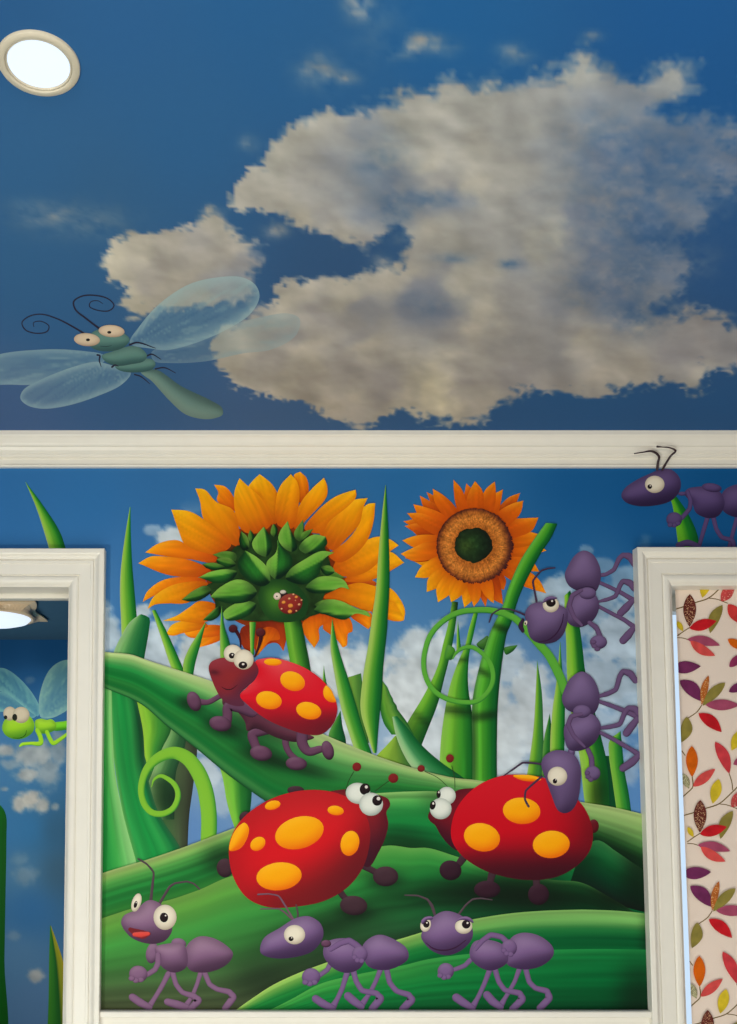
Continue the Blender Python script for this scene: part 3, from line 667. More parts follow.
hj = np.random.RandomState(9).uniform(-1, 1, 46)
hp = [(411+93*math.cos(t)*(1+.03*q+.025*math.sin(5*t+.6)), 369+85*math.sin(t)*(1+.03*q+.025*math.sin(5*t+.6))) for t, q in zip(np.arange(46)*2*math.pi/46, hj)]
def heart_col(P, nx, ny, e):
    n = fbm(P[:, 0]/3, P[:, 1]/3, 411, 4)
    c = mix((34, 62, 30), (20, 38, 24), ss(470, 492, P[:, 0]))
    c = mix(c, (66, 88, 34), .7*np.exp(-((P[:, 0]-465)**2+(P[:, 1]-546)**2)/60))
    return np.clip(mix(c*(.6+.8*n)[:, None], (18, 24, 16), .7*e**3), 0, 255)
fill(sunR, 'seed_heart', L_(hp), heart_col, sunR.o, step=.8)
# thick stalk in front of the flower
ruled(st3, 'stem', R_([(225, 14), (170, 90), (100, 200), (40, 335), (10, 430)])+J_([(500, 190), (452, 330), (410, 510), (402, 600), (405, 740), (405, 960)]), R_([(282, 18), (250, 90), (200, 165), (100, 362), (50, 520)])+J_([(575, 210), (545, 400), (530, 560), (525, 740), (525, 960)]),
      [(0, (86, 150, 70)), (.15, (92, 168, 56)), (.35, (80, 166, 44)), (.62, (40, 128, 36)), (.85, (12, 92, 36)), (1, (6, 66, 32))], nu=14, nt=110, streak=.14, parent=st3.o,
      dark=[(501, 628, 14, 4, .6, 20), (483, 672, 9, 3.5, .55, 30), (484, 716, 20, 5, .6, -8), (474, 750, 3.5, 60, .45)])

# ---- left sunflower, seen from behind
sunL = Fig('sunflower', 'large sunflower seen from behind with green sepals and drooping petals', 'sunflower', (297, 668), group='sunflowers')
def back_col(P, nx, ny, e):
    n = fbm(P[:, 0]/7, P[:, 1]/7, 501, 4)
    q = np.hypot((P[:, 0]-272)/66, (P[:, 1]-576)/54)
    c = mix((26, 36, 16), (130, 48, 10), ss(.68, .95, q))
    return np.clip(c*(.7+.6*n)[:, None], 0, 255)
PB = {'A': A_, 'B': B_, 'C': C_, 'G': G_, 'I': I_, 'H': H_}
petL = [  # tile, outline, palette
 ('C',[(300,530),(380,535),(450,540),(475,560),(400,600),(300,600),(250,570)],2),
 ('B',[(590,8,1),(622,40),(633,100),(610,170),(580,150),(580,80),(560,25)],1),
 ('A',[(560,72,1),(612,80),(655,130),(672,200),(625,190),(575,150),(580,110)],1),
 ('C',[(610,455,1),(545,403),(500,420),(440,480),(340,515),(318,545),(420,548),(500,520),(548,493)],0),
 ('C',[(583,370,1),(545,343),(490,327),(430,343),(370,405),(280,440),(262,500),(330,525),(420,503),(480,458),(542,400)],0),
 ('C',[(468,162,1),(460,250),(432,340),(372,412),(290,455),(240,420),(330,345),(385,270),(405,190),(436,166)],0),
 ('C',[(430,138,1),(408,190),(392,260),(332,332),(255,395),(195,310),(235,255),(300,180),(370,145)],0),
 ('C',[(372,97,1),(374,132),(330,182),(240,255),(205,310),(120,290),(175,210),(260,138),(330,108)],0),
 ('B',[(708,38,1),(724,82),(720,132),(655,210),(565,290),(565,225),(600,150),(650,90)],0),
 ('B',[(392,20,1),(450,68),(480,120),(488,240),(455,270),(425,200),(390,130),(335,90),(358,52)],0),
 ('B',[(545,20,1),(577,60),(588,110),(580,190),(555,285),(480,270),(474,130),(498,70)],0),
 ('B',[(292,40,1),(335,80),(400,140),(455,250),(410,300),(330,310),(286,270),(266,170),(268,105)],0),
 ('A',[(468,90,1),(515,97),(570,155),(655,198),(685,300),(680,375),(560,300),(508,240),(490,150)],0),
 ('A',[(350,194,1),(440,203),(520,250),(645,365),(600,405),(500,417),(420,372),(383,290)],0),
 ('A',[(222,405,1),(285,362),(380,345),(460,390),(575,430),(560,455),(450,440),(330,425)],1),
 ('A',[(188,458,1),(250,425),(350,428),(450,445),(545,495),(490,525),(400,525),(320,512)],1),
 ('A',[(210,648,1),(230,600),(300,545),(400,525),(520,540),(500,580),(430,570),(330,590),(258,622)],1),
 ('A',[(232,684,1),(262,625),(350,568),(450,548),(530,555),(490,620),(420,655),(330,656),(270,662)],0),
 ('G',[(490,232,1),(500,190),(560,140),(610,150),(600,190),(545,217)],1),
 ('G',[(415,160),(450,140),(500,125),(600,130),(600,165),(490,187),(435,182)],1),
 ('G',[(325,168,1),(350,125),(400,104),(500,100),(530,130),(460,152),(400,165),(360,176)],0),
 ('G',[(310,102,1),(380,75),(440,35),(490,5),(580,30),(560,90),(480,112),(400,104)],0),
 ('I',[(115,85),(200,38),(290,13),(370,30),(440,38),(490,90),(516,150),(511,198,1),(490,160),(455,110),(400,120),(350,155),(250,125)],0),
 ('I',[(455,110),(490,150),(510,196),(470,203),(425,192),(350,155),(400,115)],0),
 ('H',[(268,130),(275,80),(330,60),(400,50),(480,80),(475,130),(462,184,1),(436,150),(400,150),(370,175),(342,205),(330,170),(310,185),(285,170)],2),
 ('H',[(345,150),(360,90),(400,75),(435,90),(445,130),(400,140),(362,185),(340,200)],1),
 ('I',[(250,178),(300,155),(350,165),(348,225),(335,242,1),(300,218)],1),
 ('I',[(112,235),(150,175),(240,185),(258,250),(236,265),(230,320),(210,332,1),(178,290),(140,262)],1),
 ('I',[(10,220),(60,165),(150,170),(140,205),(95,235),(95,290),(70,334,1),(20,265)],1),
]
fill(sunL, 'receptacle_shadow', [(272+66*math.cos(a), 576+54*math.sin(a)) for a in np.linspace(0, 2*math.pi, 18, endpoint=False)], back_col, sunL.o)
ctr = np.array([272, 582.])
for i, (tl, o_, pal) in enumerate(petL):
    pts = PB[tl](o_)
    tip = np.array([p[:2] for p in pts if len(p) > 2][0]) if any(len(p) > 2 for p in pts) else max((np.array(p[:2]) for p in pts), key=lambda p: np.linalg.norm(p-ctr))
    base = min((np.array(p[:2]) for p in pts), key=lambda p: np.linalg.norm(p-ctr))
    hot, mid, top = [((190, 80, 6), (236, 148, 4), (248, 180, 12)), ((182, 66, 8), (232, 124, 6), (244, 158, 12)), ((120, 34, 12), (170, 58, 12), (206, 88, 14))][pal]
    fill(sunL, 'petal', pts, petal_col(base, tip, hot, mid, top, i+50, .5), sunL.o)
# dark throat over the petal roots
def throat(P, nx, ny, e):
    n = fbm(P[:, 0]/6, P[:, 1]/6, 511, 3)
    return np.clip(np.array((30, 56, 24.))*(.6+.8*n)[:, None], 0, 255)
fill(sunL, 'receptacle', B_([(285,370),(310,385),(350,330),(420,330),(450,310),(500,330),(560,330),(620,330),(690,345),(725,420),(740,470),(730,560),(700,640),(690,700),(640,720),(600,740),(580,700),(440,740),(300,735),(240,700),(180,700),(170,640),(130,570),(180,540),(190,470),(230,430)]), throat, sunL.o)
ruled(sunL, 'stem', [(278, 596), (282, 612), (284.5, 626), (287, 645), (290, 662), (293, 690)], [(303, 600), (300, 612), (302, 624), (305, 640), (309, 660), (314, 690)], [(0, (84, 150, 40)), (.3, (110, 170, 50)), (.6, (60, 130, 36)), (1, (12, 64, 24))], nu=10, parent=sunL.o, dark=[(300, 618, 8, 8, .5)])
ruled(sunL, 'stem', [(249.5, 622), (250, 640), (250.5, 655)], [(256, 622), (254.5, 640), (254, 655)], R_BR, nu=6, parent=sunL.o)
def bulb(P, nx, ny, e):
    c = mix((96, 156, 44), (18, 62, 28), np.clip(.1+.9*ss(268, 302, P[:, 0]+.3*(P[:, 1]-600)), 0, 1))
    return mix(c, (24, 62, 26), np.clip(.95*e**1.6, 0, 1))
fill(sunL, 'bulb', B_([(385,630),(400,570),(450,540),(540,545),(590,580),(630,650),(610,720),(560,745),(460,740),(410,700)]), bulb, sunL.o)
sep = [('B',[(300,300,1),(332,330),(338,385),(310,395),(290,350)],1),('B',[(345,293,1),(364,325),(348,360),(334,325)],1),('B',[(460,265),(480,290),(465,330),(445,310)],1),
 ('B',[(605,243,1),(608,290),(595,350),(570,340),(560,310),(580,275)],1),('B',[(655,288,1),(625,335),(590,352),(600,310)],1),
 ('B',[(412,278,1),(442,330),(452,380),(425,425),(375,405),(354,362),(378,318)],0),
 ('B',[(530,250,1),(542,290),(560,330),(576,385),(550,402),(508,380),(483,340),(492,300)],0),
 ('C',[(225,328,1),(170,317),(120,343),(93,385),(130,412),(185,402),(232,362)],0),
 ('B',[(160,416,1),(220,399),(275,412),(270,450),(210,440)],1),('B',[(180,440),(240,432),(275,465),(235,482),(190,465)],1),
 ('B',[(108,462,1),(165,455),(222,478),(175,492),(130,482)],1),('B',[(92,528,1),(150,500),(230,488),(280,500),(255,540),(180,557),(130,541)],0),
 ('B',[(8,637,1),(70,590),(130,568),(155,595),(95,640),(45,646)],1),('B',[(112,738,1),(150,700),(195,668),(195,712),(155,740)],1),
 ('C',[(200,480),(250,490),(320,530,1),(260,535),(205,520)],1),('B',[(690,480),(737,470),(760,500),(720,520)],1),
 ('B',[(660,665),(700,640),(750,640),(745,690),(695,702)],1),
 ('B',[(478,343,1),(502,380),(545,420),(552,462),(512,520),(470,537),(428,490),(428,450),(468,410),(478,380)],0),
 ('B',[(322,396,1),(380,430),(428,480),(442,550),(400,572),(340,545),(294,500),(284,450)],0),
 ('C',[(267,406,1),(200,399),(120,440),(48,490),(28,532),(60,553),(120,562),(182,525),(222,432)],0),
 ('C',[(342,588,1),(312,540),(240,522),(180,530),(125,580),(150,602),(240,602),(300,577)],0),
 ('B',[(213,702),(260,662),(330,643),(374,660),(352,702),(280,738),(225,735)],0),
 ('B',[(148,623,1),(200,574),(280,538),(342,555),(378,602),(342,642),(260,657),(200,646)],0),
 ('I',[(347,182,1),(330,155),(280,140),(200,103),(140,97),(68,150),(130,172),(220,195),(275,165)],0)]
for i, (tl, o_, dk) in enumerate(sep):
    pts = PB[tl](o_)
    cs = [np.array(p[:2]) for p in pts if len(p) > 2]
    arr = np.array([p[:2] for p in pts])
    b0 = arr[np.argmin(np.linalg.norm(arr-np.array([280, 592]), axis=1))]
    t0 = cs[0] if cs else arr[np.argmax(np.linalg.norm(arr-np.array([280, 592]), axis=1))]
    def scol(P, nx, ny, e, b0=b0, t0=t0, dk=dk, i=i):
        d = t0-b0; Ln = np.linalg.norm(d)+1e-6; d = d/Ln; q = P-b0; t = np.clip(q@d/Ln, 0, 1); s = q@np.array([-d[1], d[0]])
        if d[0] < 0: s = -s
        # one half of the folded leaf is painted lighter than the other, with a pale rim
        sg = np.array([-d[1], d[0]]); flip = 1 if (sg[0]*-.35+sg[1]*-.95) > 0 else -1
        s = (q@sg)*flip
        half = ss(-.9, .9, s+1.1*np.sin(t*3.1))
        c = mix((26, 98, 32), (100, 160, 52), half)
        c = mix(c, (62, 138, 42), .25)
        c = c*(.8+.4*fbm(s*.7, t*1.3, 520+i, 3))[:, None]
        c = mix(c, (150, 188, 84), .55*half*np.clip(e, 0, 1)**2)
        c = mix(c, (128, 172, 70), .4*ss(.55, 1, t)*half)
        c = mix(c, (8, 34, 20), np.clip(.8*e**2*(1-half)+.55*(1-ss(0, .38, t)), 0, 1))
        return np.clip(c*(.78 if dk else 1), 0, 255)
    fill(sunL, 'sepal', pts, scol, sunL.o)

# tiny ladybug on the receptacle
tl = Fig('ladybug', 'tiny spotted ladybug sitting on the underside of the large sunflower', 'ladybug', (290, 612), group='ladybugs')
ell(tl, 'head', (283.5, 595.5, 5, 4.2), (36, 22, 26), tl.o)
ell(tl, 'eye', (283, 592, 3.2, 2.1), air((205, 195, 180), ke=.4), tl.o, 16, 4)
ell(tl, 'eye', (277.2, 596.3, 3.7, 3.7), air((222, 206, 186), dk=(140, 110, 90), ke=.4), tl.o, 18, 4)
ell(tl, 'pupil', (276.9, 596.4, .9, .8), (40, 26, 24), tl.o, 10, 2)
ell(tl, 'shell', (290.3, 603.9, 12.2, 10.2, -14), air((140, 40, 34), lt=(190, 120, 90), dk=(60, 14, 18), ke=.35), tl.o, 36, 8)
for u, v, r in ((290,335,24),(375,378,32),(368,448,28),(445,270,20),(480,362,17),(360,290,16),(265,415,13),(410,238,13),(510,308,12),(447,440,12),(436,312,8)):
    ell(tl, 'spot', (260+u/12.28, 575+v/12.28, r/12.28, r/12.28*.85), air((226, 140, 56) if r > 18 else (220, 160, 110), ke=.25), tl.o, 14, 3)

# ---- central blades and folded leaves
blade('short dark leaf beside the shell of the ladybug on the upper leaf', K_([(52, 100), (20, 160), (-5, 210), (-10, 300)]), K_([(52, 100), (62, 180), (78, 245), (80, 300)]), R_DK)
blade('wispy thin grass spike just right of the upper ladybug', I_([(117, 418), (113, 470), (112, 540)]), I_([(117, 418), (126, 480), (142, 560)]), R_STD)
blade('pale olive folded leaf between two blades under the large sunflower', I_([(236, 478), (232, 560), (270, 680), (320, 800)]), I_([(300, 458), (312, 560), (320, 700), (340, 800)]), [(0, (120, 160, 60)), (.5, (96, 146, 56)), (1, (50, 104, 44))])
blade('ragged edged leaf leaning right from behind the long tapering blade', I_([(398, 490), (390, 600), (410, 700), (450, 760)]), I_([(404, 492), (438, 542), (436, 552), (456, 578), (453, 590), (474, 612), (472, 622), (490, 650), (520, 690), (560, 760)]), [(0, (30, 100, 36)), (.3, (92, 150, 46)), (.6, (110, 165, 60)), (1, (30, 96, 40))], streak=.2)
blade('yellow green leaf base peeking over the upper leaf under the ragged leaf', K_([(320, 225), (280, 270), (225, 330), (215, 360)]), K_([(325, 225), (350, 280), (390, 370), (392, 420)]), [(0, (150, 186, 60)), (.6, (110, 150, 50)), (1, (60, 110, 50))])
blade('small pale leaf with rounded tip standing on the upper leaf', K_([(306, 132), (318, 200), (345, 280), (378, 345), (408, 390), (430, 440)]), K_([(330, 128), (380, 185), (450, 270), (540, 350), (640, 420), (680, 450)]), [(0, (160, 190, 138)), (.18, (140, 186, 128)), (.4, (64, 140, 84)), (.75, (20, 104, 50)), (1, (14, 80, 40))])
blade('mid height pointed blade right of the upper ladybug', I_([(158, 188), (149, 320), (165, 440), (200, 620), (235, 737), (290, 900)]), I_([(158, 188), (188, 330), (232, 470), (275, 610), (312, 737), (370, 900)]), [(0, (160, 186, 108)), (.15, (150, 186, 90)), (.35, (90, 160, 50)), (.7, (34, 128, 42)), (1, (10, 88, 36))])
blade('tallest tapering grass blade crossing the right petals of the large sunflower', C_([(518, 74), (500, 230), (484, 410), (470, 600), (452, 720)])+I_([(335, 320), (306, 500), (298, 640), (330, 760), (360, 850)]), C_([(520, 74), (530, 240), (538, 440), (537, 600), (530, 720)])+I_([(428, 240), (410, 420), (402, 560), (388, 700), (376, 850)]),
      [(0, (160, 188, 98)), (.2, (150, 184, 78)), (.45, (84, 156, 44)), (.75, (18, 108, 36)), (1, (6, 78, 36))])

# ---- left blades
blade('tall grass spike beside the door casing left of the large sunflower', A_([(147, 182), (125, 310), (103, 480), (98, 600), (103, 740), (108, 880)]), A_([(150, 182), (152, 320), (160, 480), (172, 620), (182, 740), (186, 880)]), R_BR)
blade('straight leaning blade left of the sunflower petals', G_([(255, 52), (295, 170), (345, 320), (370, 380)]), G_([(272, 48), (325, 150), (380, 270), (430, 385)]), R_BR)
blade('curved blade crossing in front of the lowest left petals', G_([(522, 104), (485, 160), (436, 240), (408, 315), (415, 385)]), G_([(522, 104), (490, 230), (468, 310), (455, 385)]), [(0, (150, 184, 84)), (.4, (90, 160, 50)), (.75, (26, 118, 40)), (1, (10, 90, 36))])
blade('thin upright blade rising behind the face of the upper ladybug', G_([(598, 25), (590, 130), (590, 260), (592, 300)]), G_([(598, 25), (612, 130), (638, 215), (650, 300)]), R_STD)
V3 = One('broad round tipped leaf behind the left end of the upper leaf', 'leaf', 'wall', 'leaves of the mural')
ruled(V3, 'leaf', G_([(195, 72), (150, 105), (108, 170), (68, 255), (60, 300)]), G_([(205, 70), (243, 88), (242, 140), (222, 260), (212, 320)]), [(0, (150, 186, 130)), (.25, (104, 160, 90)), (.5, (50, 128, 66)), (.8, (14, 96, 50)), (1, (10, 84, 44))], nu=14)

LV = 'leaves of the mural'
def leaf(label, A, B, st, st2=None, name='leaf', **k):
    return ruled(One(label, 'leaf', 'wall', LV), name, A, B, st, st2, **k)
# standing leaves at left under the arched leaf
leaf('dark shaded leaf behind the curled tendril', D_([(210, -200), (240, 200), (300, 500), (340, 700)]), D_([(420, -200), (500, 60), (484, 260), (462, 430), (452, 700)]), [(0, (40, 110, 50)), (.35, (70, 110, 62)), (.65, (74, 92, 60)), (1, (48, 52, 40))], dark=[(160, 800, 22, 26, .35)])
leaf('grey green leaf bent behind the top of the curled tendril', D_([(385, -60), (325, 90), (285, 200), (255, 300), (300, 440)]), D_([(460, -60), (440, 90), (400, 200), (392, 310), (390, 440)]), [(0, (140, 176, 112)), (.35, (92, 142, 80)), (.65, (44, 94, 52)), (1, (30, 66, 42))], dark=[(165, 800, 18, 20, .55), (158, 782, 10, 8, .3)])
leaf('yellow green blade left of the curled tendril', D_([(190, -230), (205, -90), (228, 10), (240, 110), (268, 205)]), D_([(330, -230), (380, -90), (372, 5), (330, 90), (285, 200)]), [(0, (150, 190, 60)), (.3, (122, 182, 50)), (.6, (60, 140, 50)), (1, (30, 90, 40))])
leaf('broad green leaf standing between the door casing and the curled tendril', D_([(70, -210), (80, 0), (100, 200), (135, 400), (190, 640), (200, 720)]), D_([(190, -210), (235, 0), (250, 180), (310, 400), (420, 580), (450, 680)]), [(0, (90, 160, 80)), (.12, (40, 140, 66)), (.45, (22, 134, 60)), (.7, (40, 140, 66)), (.88, (16, 96, 50)), (1, (40, 90, 56))], seed=3, streak=.12, dark=[(140, 735, 8, 40, .35)])
leaf('leaf with a pale edge pressed against the door casing', D_([(10, -230), (10, 0), (10, 300), (10, 800)]), D_([(80, -230), (86, 0), (98, 200), (140, 420), (200, 640), (230, 760)]), [(0, (10, 110, 40)), (.3, (34, 140, 60)), (.55, (60, 156, 70)), (.8, (110, 178, 100)), (1, (130, 184, 112))], seed=8)
blade('lit blade in the gap right of the curled tendril', D_([(600, 140), (628, 240), (645, 340), (668, 430), (685, 480), (700, 560)]), D_([(760, 180), (770, 300), (760, 420), (740, 560)]), [(0, (130, 184, 66)), (.3, (110, 180, 56)), (.6, (40, 120, 44)), (1, (10, 74, 34))])
tn = One('bright green tendril curled like a snail beside the lower left leaf', 'tendril', 'wall', TEND)
stroke(tn, 'tendril', D_([(278, 280), (290, 245), (322, 226), (358, 240), (392, 270), (408, 310), (402, 352), (378, 390), (330, 412), (280, 405), (246, 370), (228, 310), (236, 240), (266, 178), (320, 132), (390, 112), (452, 138), (500, 195), (534, 270), (552, 350), (560, 430), (558, 540)]),
       [x/4.913 for x in (4, 12, 18, 22, 25, 27, 28, 29, 30, 30, 31, 32, 35, 42, 52, 60, 68, 74, 76, 78, 78, 78)], air((124, 182, 50), lt=(150, 196, 74), dk=(24, 110, 40), L=(-.85, -.52), kl=.5, kd=1, ke=.15), m=12)

# ---- arched leaf across the middle
leaf('long arched leaf carrying the upper ladybug from door casing to window casing',
     [(97, 651), (112, 652.5), (131, 654.5), (147, 660), (181, 671), (211, 681), (250, 698), (290, 718), (330, 737), (377, 756), (411, 767.3), (452, 777.5), (480, 780.6), (530, 791), (580, 801.8), (609, 806.4), (643, 814), (660, 818)],
     [(97, 684), (105, 688), (141, 704), (167, 726), (198, 750), (222, 770), (245, 787), (275, 806), (310, 815), (345, 815), (370, 806), (384, 800), (410, 800), (440, 800), (500, 815), (560, 832), (597, 852), (643, 880), (660, 890)],
     [(0, (176, 192, 134)), (.1, (152, 184, 112)), (.22, (96, 164, 88)), (.34, (34, 132, 60)), (.55, (12, 112, 46)), (.7, (36, 124, 52)), (.85, (14, 100, 42)), (.93, (70, 140, 70)), (1, (16, 70, 36))],
     [(0, (158, 180, 112)), (.3, (124, 166, 92)), (.48, (92, 150, 76)), (.6, (50, 126, 52)), (.78, (16, 96, 44)), (.92, (8, 80, 36)), (1, (6, 56, 28))], nu=24, nt=130, streak=.16, sf=20,
     dark=[(190, 704, 14, 8, .65, 20), (222, 728, 20, 9, .7, 20), (262, 756, 26, 10, .7, 20), (300, 768, 34, 8, .6, 15), (255, 728, 46, 14, .45, 22), (620, 858, 60, 17, .85, 19), (560, 838, 60, 12, .5), (100, 690, 3, 50, .5)])
leaf('broad leaf running from the lower left behind both round ladybugs',
     [(97, 875), (112, 870), (146, 860), (180, 848.5), (217, 834.5), (240, 826), (300, 806), (345, 796), (381, 793), (412, 791.5), (440, 792), (500, 808), (560, 838), (600, 858), (655, 888)],
     [(97, 924), (137, 912), (169, 905), (200, 896), (232, 884), (300, 872), (350, 862), (388, 852), (411, 856), (440, 862), (480, 880), (530, 900), (600, 915), (655, 930)],
     [(0, (160, 180, 112)), (.1, (134, 170, 88)), (.25, (74, 146, 66)), (.45, (34, 124, 52)), (.65, (28, 112, 48)), (.82, (40, 112, 44)), (1, (50, 96, 40))],
     [(0, (110, 176, 90)), (.08, (60, 150, 70)), (.3, (20, 124, 58)), (.6, (8, 104, 50)), (.85, (6, 76, 36)), (1, (4, 52, 26))], nu=24, nt=120, streak=.16, sf=22, seed=11,
     dark=[(222, 858, 20, 16, .5), (245, 850, 60, 10, .25, -18), (420, 852, 34, 12, .35), (440, 800, 20, 14, .3), (500, 880, 70, 20, .7), (400, 838, 30, 14, .35)])
leaf('dark pointed leaf slanting down to the window casing under the right ladybug', N_([(180, 300), (250, 262), (330, 310), (430, 378), (480, 410)]), N_([(120, 480), (250, 500), (330, 540), (430, 570), (480, 580)]),
     [(0, (54, 118, 62)), (.12, (32, 104, 54)), (.35, (10, 82, 40)), (.65, (6, 56, 32)), (1, (16, 22, 20))], dark=[(640, 880, 22, 40, .75), (570, 862, 24, 30, .6)], nu=18)
leaf('front middle leaf under the feet of the round ladybugs',
     [(97, 920), (112, 915), (137, 907), (169, 900), (200, 889.5), (232, 876), (300, 868), (345, 856), (388, 845.5), (411, 848), (428, 848), (455, 856), (500, 870), (554, 880), (581, 882.5), (611, 898), (655, 925)],
     [(97, 1014), (160, 1014), (240, 1012), (290, 990), (330, 972), (370, 958), (400, 950), (430, 940), (475, 928), (510, 922), (565, 920), (586, 920), (610, 922), (655, 930)],
     [(0, (112, 160, 70)), (.1, (92, 152, 60)), (.3, (58, 132, 56)), (.5, (54, 112, 50)), (.75, (60, 84, 48)), (1, (66, 70, 46))],
     [(0, (84, 156, 74)), (.1, (34, 132, 58)), (.3, (10, 112, 48)), (.55, (6, 94, 44)), (.8, (6, 66, 34)), (1, (8, 36, 22))], nu=26, nt=120, streak=.16, sf=24, seed=21,
     dark=[(330, 925, 60, 16, .5, -15), (300, 960, 60, 30, .25), (500, 888, 90, 16, .8), (385, 880, 20, 10, .6), (355, 912, 18, 8, .6), (470, 900, 90, 12, .5), (545, 900, 60, 14, .75), (620, 900, 40, 20, .85), (260, 980, 30, 20, .35)])
leaf('front leaf behind the three walking ants rising to the window casing',
     [(236, 1010), (250, 1000), (273, 985), (301, 972), (328, 962), (360, 950), (400, 939), (440, 927), (475, 919), (509, 913.6), (540, 911), (565, 910), (586, 909.7), (620, 911), (660, 915)],
     [(250, 1020), (300, 1016), (340, 1004), (375, 990), (405, 982), (427, 976), (470, 970), (500, 968), (530, 966), (560, 966), (580, 966), (600, 966), (620, 966), (640, 966), (660, 966)],
     [(0, (156, 188, 92)), (.15, (104, 164, 70)), (.32, (28, 116, 48)), (.55, (10, 104, 44)), (.8, (14, 108, 50)), (1, (10, 88, 42))],
     [(0, (128, 178, 96)), (.22, (104, 166, 86)), (.34, (30, 108, 52)), (.5, (4, 76, 38)), (.8, (4, 92, 44)), (1, (6, 84, 42))], nu=24, nt=110, streak=.14, sf=16, seed=31, dark=[(650, 950, 10, 60, .5)])
leaf('lowest leaf along the chair rail under the walking ants',
     [(262, 1014), (290, 1000), (320, 984), (350, 976), (380, 970), (405, 965), (427, 959.5), (468, 954), (500, 951.5), (540, 950), (600, 949), (660, 950)],
     [(262, 1022), (300, 1022), (340, 1022), (380, 1022), (405, 1022), (427, 1022), (470, 1022), (500, 1022), (540, 1022), (580, 1022), (620, 1022), (660, 1022)],
     [(0, (70, 150, 66)), (.15, (50, 140, 58)), (.4, (16, 118, 50)), (.7, (8, 92, 42)), (1, (12, 56, 28))],
     [(0, (26, 120, 58)), (.1, (12, 108, 52)), (.4, (2, 88, 42)), (.7, (2, 70, 34)), (1, (4, 36, 20))], nu=26, nt=110, streak=.18, sf=18, seed=41, dark=[(640, 1000, 24, 40, .6)])

# ---- big looped tendril
tb = One('thin green tendril looping in a wide ring before the sunflower stalks', 'tendril', 'wall', TEND)
TBP = Q_([(325, 210), (285, 110), (235, 20)])+R_([(190, 610), (130, 540), (75, 485)])+J_([(590, 128), (500, 101), (420, 99), (340, 110), (262, 152), (200, 220), (172, 300), (166, 380), (185, 450), (222, 500), (282, 536), (360, 552), (430, 545), (482, 500), (506, 440), (496, 370), (452, 310), (402, 281), (358, 286), (324, 310), (308, 338)])
stroke(tb, 'tendril', TBP, [9, 9, 8.5, 8, 7.5, 7, 6.5, 6.2, 6, 5.8, 5.6, 5.4, 5.2, 5.1, 5, 5, 4.9, 4.9, 4.8, 4.8, 4.7, 4.6, 4.5, 4.4, 4, 3, 1.2], air((88, 164, 54), lt=(130, 186, 84), dk=(18, 90, 40), L=(-.5, -.86), kl=.5, kd=.9, ke=.15), m=8)
# ================================================================== ladybugs
SPOT = air((242, 160, 8), lt=(250, 192, 40), dk=(226, 96, 6), L=(-.35, -.94), kl=.9, kd=1, ke=.2, pk=1)
EYE = air((226, 216, 194), lt=(240, 232, 214), dk=(150, 134, 112), L=(-.4, -.9), kl=.5, kd=.55, ke=.5)
EYEB = air((220, 222, 210), lt=(236, 238, 228), dk=(130, 140, 130), L=(-.4, -.9), kl=.5, kd=.6, ke=.55)
def tfs(x0, y0, s):
    return (lambda p: T(x0, y0, s, p)), (lambda u, v, rx, ry, r=0: (x0+u/s, y0+v/s, rx/s, ry/s, r)), s
def pupil(f, par, c, hl=None):
    p = ell(f, 'pupil', c, air((34, 24, 26), lt=(70, 56, 56), dk=(14, 10, 12), kl=.5), par, 18, 4)
    if hl: ell(f, 'highlight', hl, (215, 205, 195), p, 10, 2)
LEG = air((96, 60, 84), lt=(162, 122, 148), dk=(36, 18, 32), L=(-.4, -.92), kl=1, kd=1, ke=.5)
LEGD = air((62, 40, 48), lt=(112, 84, 92), dk=(26, 14, 22), L=(-.3, -.95), kl=.6, kd=.8, ke=.3)

h, e, s = tfs(180, 610, 4.467)
b = Fig('ladybug', 'red ladybug with long smiling face climbing the upper arched leaf', 'ladybug', (262, 762), group='ladybugs')
for nm, st, w, ft in ((None, [(200, 372), (165, 392), (125, 412), (85, 410)], [26, 24, 24, 30], (63, 408, 30, 46, -22)),):
    l = stroke(b, 'leg', h(st), [x/s for x in w], LEG, b.o); ell(b, 'foot', e(*ft), LEG, l)
for st, w, ft in (([(475, 555), (472, 600), (490, 640), (520, 670)], [34, 30, 28, 30], (520, 686, 48, 30, 5)),
                  ([(430, 520), (370, 535), (325, 555), (335, 600), (350, 630)], [60, 52, 46, 40, 44], (362, 640, 50, 34, 10)),):
    l = stroke(b, 'leg', h(st), [x/s for x in w], LEG, b.o); ell(b, 'foot', e(*ft), LEG, l)
fill(b, 'underside', h([(200, 380), (270, 380), (330, 430), (430, 500), (560, 550), (600, 570), (520, 590), (430, 570), (340, 530), (300, 540), (290, 500), (240, 440), (190, 420)]), air((86, 42, 58), dk=(40, 20, 30), kd=.9), b.o)
l = stroke(b, 'leg', h([(545, 555), (548, 600), (575, 632), (625, 622)]), [x/s for x in (52, 48, 40, 34)], LEG, b.o); ell(b, 'foot', e(660, 627, 27, 44, -16), LEG, l)
l = stroke(b, 'leg', h([(320, 450), (260, 432), (215, 432), (212, 475), (205, 510)]), [x/s for x in (60, 52, 44, 44, 46)], LEG, b.o); ell(b, 'foot', e(180, 508, 50, 34, 12), LEG, l)
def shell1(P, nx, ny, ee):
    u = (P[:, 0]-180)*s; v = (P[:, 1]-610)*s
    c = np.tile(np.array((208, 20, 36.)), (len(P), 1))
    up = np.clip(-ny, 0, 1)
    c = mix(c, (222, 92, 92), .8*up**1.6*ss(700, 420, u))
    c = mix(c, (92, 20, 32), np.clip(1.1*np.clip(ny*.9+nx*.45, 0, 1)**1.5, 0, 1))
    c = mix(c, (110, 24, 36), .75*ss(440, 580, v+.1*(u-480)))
    return c
